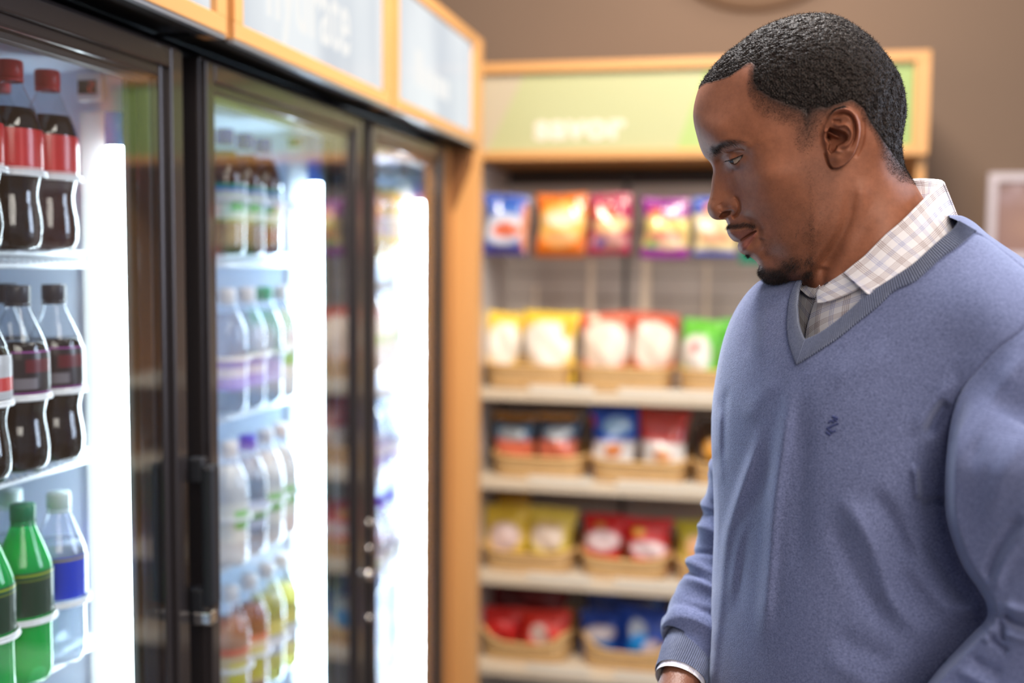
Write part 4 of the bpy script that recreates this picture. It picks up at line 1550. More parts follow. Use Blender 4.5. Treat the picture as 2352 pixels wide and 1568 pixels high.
HAIRLINE = [(1590, 214), (1618, 194), (1647, 187), (1677, 177), (1707, 156), (1723, 150), (1719, 182), (1717, 208), (1727, 232), (1752, 257), (1794, 276), (1829, 286),
            (1856, 297), (1874, 287), (1895, 270), (1922, 250), (1955, 240), (1976, 256), (1988, 282), (2008, 310), (2021, 338), (2033, 366), (2048, 394), (2070, 412), (2120, 420),
            (2140, 200), (2020, 0), (1760, 0), (1580, 140)]


def hair_density(X, Y, sides=True):
    sd = sdist(X, Y, HAIRLINE)
    soft = 7 + 16 * smooth01((X - 1700) / 22) * smooth01((Y - 120) / 40) + 56 * smooth01((X - 1712) / 30) * smooth01((Y - 175) / 60) * smooth01((1915 - X) / 60) + 34 * smooth01((Y - 300) / 90)
    side = G(X, Y, 1852, 305, 22, 36, .5, 12) if sides else 0
    return np.clip(smooth01((sd + soft * .30) / soft) + side, 0, 1)


def beard_density(X, Y):
    k = G(X, Y, 1779, 636, 42, 24, 1.05)
    k = np.maximum(k, G(X, Y, 1752, 627, 14, 16, .95))
    k = np.maximum(k, G(X, Y, 1815, 612, 50, 28, .74, -25))
    k = np.maximum(k, G(X, Y, 1852, 600, 34, 40, .50, 20))
    k = np.maximum(k, ridge(X, Y, [(1858, 340), (1872, 400), (1888, 460), (1892, 520), (1868, 570), (1835, 610), (1790, 630)], 46, .34, .15, .05))
    k = np.maximum(k, G(X, Y, 1850, 530, 90, 80, .42))
    k = np.maximum(k, G(X, Y, 1850, 630, 36, 28, .5))
    k = np.maximum(k, ridge(X, Y, [(1670, 521), (1690, 519), (1710, 516), (1728, 519), (1742, 528)], 6.5, .95, 0, .18))
    k = np.maximum(k, ridge(X, Y, [(1744, 534), (1756, 560), (1764, 590)], 8, .30, .2, .1))
    k = np.maximum(k, G(X, Y, 1718, 586, 9, 5, .7, 20))
    return np.clip(k, 0, 1)


def brow_density(X, Y):
    k = ridge(X, Y, [(1632, 358), (1642, 344), (1656, 333), (1677, 326), (1707, 326), (1742, 331)], 6.5, 1.0, .10, .75)
    k = np.maximum(k, G(X, Y, 1640, 343, 13, 11, .9, -40))
    return np.clip(k, 0, 1)


man = empty('person', tuple(at_px(1990, 900, 0)[0] * np.array([1, 1, 0])))
tag(man, 'man in heather blue V-neck sweater over plaid shirt, looking down at the coolers', 'person')
MORG = np.array(man.location)


def skin_mat():
    mt, t, b = nt('skin')
    a = t.nodes.new('ShaderNodeAttribute')
    a.attribute_name = 'col'
    tc = t.nodes.new('ShaderNodeTexCoord')
    n1 = t.nodes.new('ShaderNodeTexNoise')
    n1.inputs['Scale'].default_value = 130
    n1.inputs['Detail'].default_value = 8
    n1.inputs['Roughness'].default_value = .75
    t.links.new(tc.outputs['Object'], n1.inputs['Vector'])
    mr = t.nodes.new('ShaderNodeMapRange')
    mr.inputs['To Min'].default_value = .55
    mr.inputs['To Max'].default_value = 1.45
    t.links.new(n1.outputs['Fac'], mr.inputs[0])
    ml = t.nodes.new('ShaderNodeMixRGB')
    ml.blend_type = 'MULTIPLY'
    ml.inputs[0].default_value = 1
    t.links.new(a.outputs['Color'], ml.inputs[1])
    t.links.new(mr.outputs[0], ml.inputs[2])
    t.links.new(ml.outputs[0], b.inputs['Base Color'])
    n2 = t.nodes.new('ShaderNodeTexNoise')
    n2.inputs['Scale'].default_value = 1500
    n2.inputs['Detail'].default_value = 3
    t.links.new(tc.outputs['Object'], n2.inputs['Vector'])
    bp = t.nodes.new('ShaderNodeBump')
    bp.inputs['Strength'].default_value = .22
    bp.inputs['Distance'].default_value = .0005
    t.links.new(n2.outputs['Fac'], bp.inputs['Height'])
    t.links.new(bp.outputs[0], b.inputs['Normal'])
    b.inputs['Roughness'].default_value = .54
    b.inputs['Specular IOR Level'].default_value = .38
    b.inputs['Subsurface Weight'].default_value = .12
    b.inputs['Subsurface Radius'].default_value = (.010, .004, .002)
    b.inputs['Subsurface Scale'].default_value = 1.0
    return mt


M_skin = skin_mat()
dh = hair_density(HX_, HY_)
inset = .0016 * smooth01((dh - .84) / .15)                    # skull sits under the hair
near = grid_mesh(HX_, HY_, HH_, +1)
far = grid_mesh(HX_, HY_, HH_, -1)
scol = skin_colour(HX_, HY_).reshape(-1, 3)


def stitch(NR1, NT):
    """quads of one half; ring 0 is the centre"""
    i = np.arange(1, NR1 - 1)[:, None] * NT
    k = np.arange(NT)[None, :]
    k2 = (k + 1) % NT
    return np.stack([i + k, i + k2, i + NT + k2, i + NT + k], -1).reshape(-1, 4)


NR1 = HNR + 1
q = stitch(NR1, HNT)
# centre patch as quads folded onto ring 1 (two vertices of the centre ring)
k = np.arange(HNT)
cq = np.stack([k * 0, k * 0, HNT + (k + 1) % HNT, HNT + k], -1)
tri_c = np.stack([np.zeros(HNT, int), HNT + (k + 1) % HNT, HNT + k], -1)


def head_mesh_data(nearp, farp):
    N = NR1 * HNT
    v = np.vstack([nearp, farp])
    # near half, far half share the rim: join far's last ring to near's
    f1 = q[:, ::-1]
    f2 = q + N
    last = (NR1 - 1) * HNT
    f2 = np.where(f2 >= N + last, f2 - N, f2)
    return v, np.vstack([f1, f2])


v_, f_ = head_mesh_data(near, far)
me_pos = v_ - MORG
# vertex normals for hair roots
def grid_normals(pos, NRr, NT):
    p = pos.reshape(NRr, NT, 3)
    du = np.roll(p, -1, 1) - np.roll(p, 1, 1)
    dv = np.empty_like(p)
    dv[1:-1] = p[2:] - p[:-2]
    dv[0] = p[1] - p[0]
    dv[-1] = p[-1] - p[-2]
    nrm = np.cross(du, dv)
    nrm /= np.linalg.norm(nrm, axis=2, keepdims=True) + 1e-12
    return nrm


NN = grid_normals(near, NR1, HNT)
if (NN[HNR // 2, 100] @ NH) > 0:
    NN = -NN
NN[-1] -= (NN[-1] @ NH)[:, None] * NH
NN[-1] /= np.linalg.norm(NN[-1], axis=1, keepdims=True)
for _k in range(1, 5):
    _w = 1 - _k / 5
    NN[-1 - _k] = NN[-1 - _k] * (1 - _w) + NN[-1] * _w
    NN[-1 - _k] /= np.linalg.norm(NN[-1 - _k], axis=1, keepdims=True)
NF = NN - 2 * (NN @ NH)[..., None] * NH
sk = v_.copy()
ins = inset.reshape(-1, 1)
sk[:len(near)] -= NN.reshape(-1, 3) * ins
sk[len(near):] -= NF.reshape(-1, 3) * ins
colr = np.vstack([scol, scol])
head = np_mesh('body', sk - MORG, f_, M_skin, man, True, col=colr)
# close the two centre fans
bm = bmesh.new()
bm.from_mesh(head.data)
bmesh.ops.delete(bm, geom=[v for v in bm.verts if not v.link_faces], context='VERTS')
bmesh.ops.holes_fill(bm, edges=[e for e in bm.edges if e.is_boundary], sides=0)
bmesh.ops.triangulate(bm, faces=[f for f in bm.faces if len(f.verts) > 8])
bm.to_mesh(head.data)
bm.free()
head.data.shade_smooth()

# ---- eyes
def eye(sign):
    c = at_px([EYEC[0]], [EYEC[1]], [EYEH])[0]
    look = at_px([EYEC[0] - 40], [EYEC[1] + 15], [EYEH + .0055])[0] - c
    if sign < 0:
        d = (c - CAM) @ NH - HD
        c = c - 2 * d * NH
    look = look / np.linalg.norm(look)
    r = EYER * MPX * .93
    a = np.cross(look, [0, 0, 1.0])
    a /= np.linalg.norm(a)
    b_ = np.cross(look, a)
    v, c_l, f = [], [], []
    n, m_ = 48, 48
    for j in range(m_ + 1):
        t_ = math.pi * j / m_
        bulge = 1 + .05 * math.exp(-(t_ / .42) ** 4)
        for k in range(n):
            s_ = 2 * math.pi * k / n
            d = look * math.cos(t_) + (a * math.cos(s_) + b_ * math.sin(s_)) * math.sin(t_)
            v.append(c + d * r * bulge - MORG)
            if t_ < .20: cc = srgb(8, 6, 6)
            elif t_ < .54: cc = srgb(44, 26, 18)
            elif t_ < .60: cc = srgb(26, 18, 16)
            else: cc = srgb(176, 160, 146)
            c_l.append(cc)
    for j in range(m_):
        for k in range(n):
            f.append((j * n + k, j * n + (k + 1) % n, (j + 1) * n + (k + 1) % n, (j + 1) * n + k))
    return MB().add(v, f, c_l).build('eye', colattr('eyeball', rough=.08, spec=.6, coat=1.0), man, True)


eye(+1)
eye(-1)


# ---- strands of hair
def strands(name, npts, weight, length, wid, m, droop=None, curl=1.0, lift=1.0, off=-.0012, seed=3, wander=0.6):
    """many thin curled ribbons rooted on the skin where weight(X, Y) is high; both halves of the head"""
    g = np.random.default_rng(seed)
    Wt = weight.copy()
    p = near.reshape(NR1, HNT, 3)
    du = np.linalg.norm(np.roll(p, -1, 1) - p, axis=2)
    dv = np.zeros_like(du)
    dv[:-1] = np.linalg.norm(p[1:] - p[:-1], axis=2)
    Wt = (Wt * du * dv).ravel()
    Wt /= Wt.sum()
    idx = g.choice(Wt.size, size=npts, p=Wt)
    root = near[idx] + g.normal(0, .0004, (npts, 3))
    nr = NN.reshape(-1, 3)[idx]
    fs = g.random(npts) < .5
    d = (root - CAM) @ NH - HD
    root = np.where(fs[:, None], root - 2 * d[:, None] * NH, root)
    nr = np.where(fs[:, None], NF.reshape(-1, 3)[idx], nr)
    root = root + nr * off
    rv = g.normal(0, 1, (npts, 3))
    dirn = nr * lift + rv * wander
    if droop is not None:
        dirn += np.asarray(droop)
    dirn /= np.linalg.norm(dirn, axis=1, keepdims=True)
    side = np.cross(dirn, g.normal(0, 1, (npts, 3)))
    side /= np.linalg.norm(side, axis=1, keepdims=True)
    bend = np.cross(side, dirn)
    L = length * g.uniform(.55, 1.15, npts)[:, None]
    NSEG = 3
    V = []
    for s_ in range(NSEG + 1):
        u = s_ / NSEG
        cpos = root + dirn * L * u + bend * L * curl * (u * u) * .8
        w_ = wid * (1 - .65 * u)
        V.append(cpos - side * w_ / 2)
        V.append(cpos + side * w_ / 2)
    V = np.stack(V, 1)
    base = np.arange(npts)[:, None] * (2 * (NSEG + 1))
    F = []
    for s_ in range(NSEG):
        F.append(np.concatenate([base + 2 * s_, base + 2 * s_ + 1, base + 2 * s_ + 3, base + 2 * s_ + 2], 1))
    F = np.stack(F, 1).reshape(-1, 4)
    return V.reshape(-1, 3), F


def hair_mat(name, c1, c2, rough=.45):
    mt, t, b = nt(name)
    tc = t.nodes.new('ShaderNodeTexCoord')
    n = t.nodes.new('ShaderNodeTexNoise')
    n.inputs['Scale'].default_value = 620
    n.inputs['Detail'].default_value = 3
    t.links.new(tc.outputs['Object'], n.inputs['Vector'])
    r = t.nodes.new('ShaderNodeValToRGB')
    r.color_ramp.elements[0].position = .38
    r.color_ramp.elements[0].color = (*c1, 1)
    r.color_ramp.elements[1].position = .66
    r.color_ramp.elements[1].color = (*c2, 1)
    t.links.new(n.outputs['Fac'], r.inputs[0])
    t.links.new(r.outputs[0], b.inputs['Base Color'])
    b.inputs['Roughness'].default_value = rough
    b.inputs['Specular IOR Level'].default_value = .3
    return mt


M_hair = hair_mat('black_hair', srgb(15, 12, 12), srgb(56, 46, 41), .65)
# cap of tight curls following the scalp + single hairs on it
dcap = (hair_density(HX_, HY_, False).ravel())
ring_ok = dh > .5
NHR = np.array([mnoise.noise(Vector(p_ * 0)) for p_ in near[:1]])


def fbm(P_, sc, seed=0):
    """cheap smooth value noise on points (sum of rotated sines), -1..1"""
    g = np.random.default_rng(seed)
    out = np.zeros(len(P_))
    for k_ in range(14):
        d = g.normal(0, 1, 3)
        d /= np.linalg.norm(d)
        out += np.sin(P_ @ d * sc * g.uniform(.6, 1.7) + g.uniform(0, 6.28))
    return out / 3.2


def hair_cap():
    P0 = near
    dc = dcap + .13 * fbm(P0, 700, 31) + .10 * fbm(P0, 2200, 37)
    lump = fbm(P0, 2100, 5) * .6 + fbm(P0, 3700, 9) * .4
    lift = (.0000 + .0006 * lump) * smooth01((dc - .5) / .4) - .0016 * (1 - smooth01((dc - .80) / .20))
    rows = np.where(ring_ok.any(axis=1))[0]
    npos = near + NN.reshape(-1, 3) * lift[:, None]
    fpos = far + NF.reshape(-1, 3) * lift[:, None]
    fpos[(NR1 - 1) * HNT:] = npos[(NR1 - 1) * HNT:]
    N = NR1 * HNT
    ok = (dc > .78)
    fq = q[ok[q].all(axis=1)]
    v = np.vstack([npos, fpos])
    f2 = fq + N
    last = (NR1 - 1) * HNT
    f2 = np.where(f2 >= N + last, f2 - N, f2)
    f = np.vstack([fq[:, ::-1], f2])
    return v, f


cv, cf = hair_cap()
sv, sf = strands('hair', 72000, np.clip(dh, 0, 1) ** 1.5, .0020, .00030, M_hair, None, 1.4, .30, -.0005, 3, .9)
sv3, sf3 = strands('hair', 60000, np.clip(4 * dh * (1 - dh), 0, 1) * (dh > .08), .0008, .00020, M_hair, tuple(RGT * .5), 1.2, .35, -.0003, 5, .6)
v = np.vstack([cv, sv, sv3])
f = np.vstack([cf, sf + len(cv), sf3 + len(cv) + len(sv)])
use = np.unique(f)
rm = np.full(len(v), -1)
rm[use] = np.arange(len(use))
np_mesh('hair', v[use] - MORG, rm[f], M_hair, man, True)
M_beard = hair_mat('beard_hair', srgb(20, 17, 18), srgb(70, 58, 54), .5)
bd = beard_density(HX_, HY_)
sv, sf = strands('beard', 8500, smooth01((bd - .35) / .5), .0034, .00022, M_beard, (-.25 * RGT[0], -.25 * RGT[1], -.75), .5, .55, -.0004, 21, .35)
sv2, sf2 = strands('beard', 52000, bd, .0006, .00017, M_beard, (-.1 * RGT[0], -.1 * RGT[1], -.6), .3, .4, -.0002, 22, .5)
np_mesh('beard', np.vstack([sv, sv2]) - MORG, np.vstack([sf, sf2 + len(sv)]), M_beard, man, True)
bw = brow_density(HX_, HY_)
back_dir = RGT * .9 - UPV * .05
sv, sf = strands('eyebrow', 2600, bw ** 1.6, .0050, .00024, M_beard, tuple(back_dir * 1.2), .3, .25, -.0003, 33, .35)
np_mesh('eyebrow', sv - MORG, sf, M_beard, man, True)


def lashes():
    g = np.random.default_rng(8)
    up = catmull([(1668, 369), (1675.7, 367), (1683.4, 365), (1691, 362), (1698.7, 358.5), (1706, 355.5)], 12)
    lo = catmull([(1679, 373), (1686, 376), (1692, 374), (1699, 367)], 10)
    V, F = [], []
    for (pts, dx, dy, ln) in ((up[:46], -12, 6, .0050), (lo, -4, 8, .0022)):
        for p_ in pts:
            for _ in range(2):
                x, y = p_[0] + g.normal(0, .5), p_[1] + g.normal(0, .3)
                h_ = float(eyeball_h(np.array([x]), np.array([y]))[0]) + .0018
                a_ = at_px([x], [y], [h_])[0]
                e_ = at_px([x + dx * g.uniform(.6, 1.1)], [y + dy * g.uniform(.7, 1.2)], [h_ + .0035])[0]
                d = e_ - a_
                d = d / np.linalg.norm(d) * ln * g.uniform(.7, 1.1)
                side = np.cross(d, NH)
                side = side / np.linalg.norm(side) * .00009
                for sgn in (1, -1):
                    pp = [a_ - side, a_ + side, a_ + d * .55 + side * .7 + np.array([0, 0, -.0003]), a_ + d * .55 - side * .7 + np.array([0, 0, -.0003]), a_ + d]
                    pp = np.array(pp)
                    if sgn < 0:
                        dd = (pp - CAM) @ NH - HD
                        pp = pp - 2 * dd[:, None] * NH
                    n0 = len(V)
                    V += list(pp)
                    F += [(n0, n0 + 1, n0 + 2, n0 + 3), (n0 + 3, n0 + 2, n0 + 4)]
    return MB().add([tuple(p_ - MORG) for p_ in V], F).build('eyelashes', M_beard, man)


lashes()

# ================================================================== the man: clothes
TILT = 0.34                                   # the shoulders are turned: the near one is closer


def at_body(px, py, h, cx=2010.0):
    px = np.asarray(px, float).ravel()
    u = (px - cx) * MPX
    return at_px(px, np.asarray(py, float).ravel(), np.asarray(h, float).ravel() + TILT * u)


TOUT = [(2197, 494), (2216, 498), (2240, 512), (2270, 538), (2310, 566), (2352, 594), (2420, 642), (2490, 720), (2545, 840), (2575, 1000), (2590, 1200), (2592, 1400),
        (2560, 1580), (2470, 1720), (2390, 1850), (2340, 2000), (2310, 2140), (2150, 2200), (1950, 2210), (1760, 2190), (1660, 2120), (1630, 1950), (1618, 1750), (1618, 1568),
        (1627, 1480), (1632, 1400), (1637, 1300), (1640, 1200), (1638, 1110), (1634, 1020), (1635, 940), (1643, 870), (1656, 800), (1675, 740), (1702, 690), (1735, 652),
        (1770, 632), (1830, 612), (1900, 588), (1980, 556), (2050, 524), (2110, 504), (2160, 495)]
TOUTC = catmull(TOUT, 6, True)
TG = 5.0
tx = np.arange(1590, 2620, TG)
ty = np.arange(470, 2240, TG)
TX, TY = np.meshgrid(tx, ty)
TIN = inside(TX, TY, TOUTC)
tphi = np.zeros(TX.shape)
par2 = (np.add.outer(np.arange(TX.shape[0]), np.arange(TX.shape[1])) % 2)
for it in range(420):
    for c in (0, 1):
        nb = np.zeros_like(tphi)
        nb[1:-1, 1:-1] = (tphi[:-2, 1:-1] + tphi[2:, 1:-1] + tphi[1:-1, :-2] + tphi[1:-1, 2:] + TG * TG) / 4
        mk = TIN & (par2 == c)
        tphi[mk] += 1.97 * (nb[mk] - tphi[mk])
TH0 = np.sqrt(np.maximum(tphi, 0))
TH0 *= .150 / TH0.max()


def tsample(A, X, Y):
    u = np.clip((X - tx[0]) / TG, 0, len(tx) - 1.001)
    v = np.clip((Y - ty[0]) / TG, 0, len(ty) - 1.001)
    i, j = u.astype(int), v.astype(int)
    fu, fv = u - i, v - j
    return (A[j, i] * (1 - fu) * (1 - fv) + A[j, i + 1] * fu * (1 - fv) + A[j + 1, i] * (1 - fu) * fv + A[j + 1, i + 1] * fu * fv)


TCTRL = [(1840, 820, 122), (1760, 900, 112), (1950, 760, 118), (2080, 620, 88), (2150, 580, 72), (1900, 700, 92), (1780, 720, 70), (2230, 620, 90), (2300, 760, 132), (2400, 900, 142), (2200, 800, 130), (2080, 900, 140),
         (1900, 1000, 140), (2050, 1150, 148), (1760, 1150, 118), (1700, 1000, 88), (1680, 1300, 72), (1800, 1400, 130), (2000, 1450, 150), (2130, 1350, 128), (2120, 1150, 134), (2300, 1100, 150),
         (2400, 1400, 150), (1860, 1650, 140), (2100, 1700, 150), (2300, 1700, 140)]
cp = np.array([(a, b) for a, b, _ in TCTRL], float)
h_here = tsample(TH0, cp[:, 0], cp[:, 1])
val = np.log(np.array([c * (.90 if a_ > 1950 and b_ > 700 else 1.0) for a_, b_, c in TCTRL]) / 1000 / h_here)
n_ = len(cp)
sc_ = 500.0
A_ = tps(np.hypot(cp[:, None, 0] - cp[None, :, 0], cp[:, None, 1] - cp[None, :, 1]) / sc_)
Mx = np.zeros((n_ + 3, n_ + 3))
Mx[:n_, :n_] = A_ + np.eye(n_) * 1e-3
Mx[:n_, n_] = 1
Mx[:n_, n_ + 1:] = cp / sc_
Mx[n_:, :n_] = Mx[:n_, n_:].T
wts = np.linalg.solve(Mx, np.r_[val, 0, 0, 0])
TR = wts[n_] + wts[n_ + 1] * TX / sc_ + wts[n_ + 2] * TY / sc_
for k in range(n_):
    TR += wts[k] * tps(np.hypot(TX - cp[k, 0], TY - cp[k, 1]) / sc_)
TR = np.clip(TR, -1.0, .6)

ARMLINE = [(2420, 660), (2352, 752), (2290, 800), (2238, 856), (2203, 908), (2184, 970), (2175, 1040), (2171, 1110), (2173, 1180), (2188, 1240), (2212, 1300), (2246, 1350),
           (2268, 1392), (2264, 1424), (2236, 1452), (2200, 1490), (2160, 1532), (2124, 1578), (2080, 1640), (2050, 1700)]
ARMC = catmull(ARMLINE, 6)


def arm_side(X, Y):
    """signed distance to the sleeve edge, positive on the sleeve"""
    poly = list(map(tuple, ARMC)) + [(2200, 1800), (2700, 1800), (2700, 600)]
    d, t = seg_dist(X, Y, ARMC)
    return np.where(inside(X, Y, poly), d, -d), t


def cloth_relief(X, Y):
    h = np.zeros(X.shape)
    mm = .001
    R = lambda pts, wd, amp, a=.2, b=.2: ridge(X, Y, pts, wd, amp * 1.35 * mm, a, b)
    # long folds down the front
    h += R([(1826, 850), (1812, 930), (1800, 1010), (1786, 1100), (1776, 1190), (1768, 1290), (1758, 1400), (1752, 1500)], 17, 7.5, .25, .2)
    h += R([(1850, 900), (1846, 1000), (1838, 1120), (1836, 1240), (1834, 1360)], 26, -3.5, .3, .3)
    h += R([(1748, 960), (1734, 1030), (1712, 1095), (1690, 1160), (1670, 1230), (1660, 1310), (1652, 1400), (1640, 1500), (1632, 1600)], 12, 5.5, .2, .1)
    h += R([(1768, 1020), (1752, 1100), (1722, 1180), (1706, 1260), (1696, 1350), (1690, 1440)], 18, -4.5, .25, .25)
    h += R([(1740, 1145), (1716, 1200), (1696, 1260), (1684, 1330), (1678, 1410)], 13, 3.8, .25, .3)
    h += R([(1656, 930), (1652, 1000), (1654, 1070), (1660, 1120)], 8, 2.5)
    h += R([(1672, 880), (1664, 960), (1664, 1060)], 9, -2.0)
    h += R([(1925, 1120), (1960, 1180), (1996, 1240), (2026, 1310), (2046, 1370), (2090, 1430), (2140, 1480)], 24, 7.0, .25, .3)
    h += R([(1905, 1160), (1930, 1240), (1965, 1320), (2010, 1400), (2060, 1460)], 24, -3.5, .3, .3)
    h += R([(1990, 1110), (2040, 1180), (2076, 1260), (2104, 1330)], 22, -4.5, .3, .3)
    h += R([(2098, 1060), (2104, 1100), (2108, 1150)], 9, 5.0, .3, .2)
    h += R([(2115, 1162), (2150, 1150), (2175, 1150)], 10, -4.5, .3, .1)
    h += R([(2090, 1010), (2120, 960), (2160, 900), (2200, 860)], 16, 3.5, .3, .3)
    h += R([(2130, 1010), (2150, 960), (2180, 920)], 14, -6.5, .3, .2)
    h += R([(2120, 1220), (2160, 1290), (2200, 1350), (2240, 1390)], 20, -5, .3, .2)
    h += R([(2060, 1250), (2110, 1320), (2170, 1390), (2220, 1440)], 18, 3.0, .3, .3)
    h += R([(1900, 1440), (1980, 1490), (2070, 1530)], 26, -3.0, .3, .3)
    h += R([(1880, 1500), (1960, 1550), (2040, 1590)], 22, 2.5, .3, .3)
    h += R([(1880, 860), (1960, 850), (2060, 800)], 30, 1.5, .3, .3)
    h += R([(1790, 860), (1740, 920), (1716, 980)], 20, 2.0, .3, .3)
    h += R([(1770, 700), (1756, 760), (1744, 830)], 13, 1.6, .3, .3)
    h += R([(1735, 700), (1722, 760), (1712, 830)], 12, -1.4, .3, .3)
    # seams
    h += R([(2236, 534), (2262, 546), (2292, 568), (2322, 592), (2360, 622), (2420, 670)], 2.4, -2.2, .02, .02)
    h += R([(2236, 528), (2264, 538), (2296, 560), (2352, 602)], 5, 1.0, .1, .02)
    sd, t = arm_side(X, Y)
    h += np.where(np.abs(sd) < 30, -2.6 * mm * np.exp(-(sd / 3.0) ** 2) * smooth01((.42 - t) / .06), 0)
    # the sleeve stands in front of the body below the armpit
    over = smooth01((t - .20) / .22)
    h += smooth01((sd + 2) / (5 + 70 * (1 - over))) * (4 + 30 * over) * mm * smooth01((sd + 2) / 26)
    h += smooth01((sd + 3.0) / 7) * 11 * mm * over
    h -= 26 * mm * over * np.exp(-(np.minimum(sd, 0) / 58) ** 2) * (sd < 0)
    # sleeve folds
    h += R([(2352, 800), (2310, 880), (2270, 960), (2230, 1040)], 20, 3.0, .3, .3)
    h += R([(2330, 860), (2260, 990), (2220, 1110)], 18, -2.6, .3, .3)
    h += R([(2400, 900), (2330, 1030), (2280, 1150), (2250, 1230)], 26, 3.0, .3, .3)
    h += R([(2352, 1180), (2310, 1230), (2280, 1290), (2268, 1350)], 14, -4.5, .2, .2)
    h += R([(2380, 1200), (2330, 1255), (2298, 1310), (2282, 1370)], 13, 4.0, .2, .2)
    h += R([(2300, 1402), (2320, 1425), (2360, 1440), (2420, 1440)], 9, -8.0, .15, .1)
    h += R([(2272, 1400), (2290, 1412), (2300, 1440), (2306, 1480)], 7, -5.0, .2, .2)
    h += R([(2270, 1440), (2280, 1470), (2320, 1500)], 8, -4.5, .3, .2)
    h += R([(2262, 1420), (2272, 1450), (2262, 1480)], 9, 4.0, .2, .2)
    h += R([(2300, 1380), (2330, 1400), (2380, 1405), (2440, 1395)], 12, 5.0, .15, .1)
    h += R([(2300, 1448), (2340, 1466), (2400, 1470)], 10, 4.5, .2, .1)
    h += R([(2220, 1500), (2260, 1530), (2310, 1545)], 12, -3.0, .3, .3)
    h += R([(2190, 1535), (2240, 1560), (2300, 1590)], 12, 3.0, .3, .3)
    return h


TCX, TCY = 2060.0, 1150.0


def tboundary(th):
    px, py = TOUTC[:, 0] - TCX, TOUTC[:, 1] - TCY
    a = np.unwrap(np.arctan2(py, px))
    rr = np.hypot(px, py)
    a2 = np.r_[a - 2 * math.pi, a, a + 2 * math.pi]
    r2 = np.r_[rr, rr, rr]
    o = np.argsort(a2)
    return np.interp(th, a2[o], r2[o])


def torso_height(X, Y):
    b = tsample(TH0, X, Y) * np.exp(tsample(TR, X, Y))
    return b


def torso_full(X, Y):
    return torso_height(X, Y) + cloth_relief(X, Y)


TNT, TNR = 1300, 380
th = np.linspace(-math.pi, math.pi, TNT, endpoint=False)
R_ = tboundary(th)
j = np.arange(0, TNR + 1) / TNR
s = np.sin(math.pi / 2 * j) * .35 + j * .65
s[0] = 1e-4
X = TCX + np.cos(th)[None, :] * R_[None, :] * s[:, None]
Y = TCY + np.sin(th)[None, :] * R_[None, :] * s[:, None]
dpx = (1 - s)[:, None] * R_[None, :]
e0 = 11.0
Ri = R_ - e0
Xi = np.where(dpx < e0, TCX + np.cos(th) * Ri, X)
Yi = np.where(dpx < e0, TCY + np.sin(th) * Ri, Y)
base = np.sqrt(torso_height(Xi, Yi) ** 2 * np.where(dpx < e0, dpx / e0, 1))
rel = cloth_relief(X, Y)
hh = np.maximum(base + rel * smooth01(dpx / 9), 0)
hh[-1] = 0
Xc = 2010.0


def body_pts(X, Y, h):
    return at_body(X.ravel(), Y.ravel(), h.ravel())


tn = body_pts(X, Y, hh)
# the hidden back half: same outline, smoother, flatter (the mirror image about the tilted middle plane)
hb = base * .80
mid = body_pts(X, Y, hb * 0)
u_m = (X.ravel() - Xc) * MPX
bk_ = at_px(X.ravel(), Y.ravel(), -hb.ravel() + TILT * u_m)
NRr = TNR + 1
qi = np.arange(0, NRr - 1)[:, None] * TNT
kk = np.arange(TNT)[None, :]
k2 = (kk + 1) % TNT
tq = np.stack([qi + kk, qi + k2, qi + TNT + k2, qi + TNT + kk], -1).reshape(-1, 4)
# neck opening in the near half
RIN = [(2202, 506), (2190, 524), (2159, 550), (2131, 575), (2099, 604), (2061, 630), (2022, 655), (1990, 674), (1958, 705), (1908, 746), (1876, 767), (1848, 779)]
ROUT = [(2244, 530), (2222, 546), (2196, 566), (2163, 588), (2131, 618), (2099, 645), (2051, 668), (2019, 699), (1971, 737), (1924, 775), (1876, 807), (1828, 837)]
LIN = [(1848, 779), (1840.5, 763), (1834, 742), (1832, 724), (1830.5, 705), (1831, 692), (1834, 667), (1842, 640), (1856, 612)]
LOUT = [(1828, 837), (1818, 810), (1811, 786), (1808, 765), (1807, 747), (1808.5, 715), (1813.5, 683), (1824, 655), (1840, 628)]
mid_r = [((a[0] * .6 + b[0] * .4), (a[1] * .6 + b[1] * .4)) for a, b in zip(RIN, ROUT)]
mid_l = [((a[0] * .6 + b[0] * .4), (a[1] * .6 + b[1] * .4)) for a, b in zip(LIN, LOUT)]
HOLE = mid_r + mid_l[1:] + [(1850, 560), (1900, 480), (2120, 400), (2180, 500)]
hin = inside(X.ravel(), Y.ravel(), HOLE)
keep = ~hin[tq].any(axis=1)
last = (NRr - 1) * TNT
fn = tq[keep][:, ::-1]
fb = tq + len(tn)
fb = np.where(fb >= len(tn) + last, fb - len(tn), fb)
sv_ = np.vstack([tn, bk_])
sf_ = np.vstack([fn, fb])


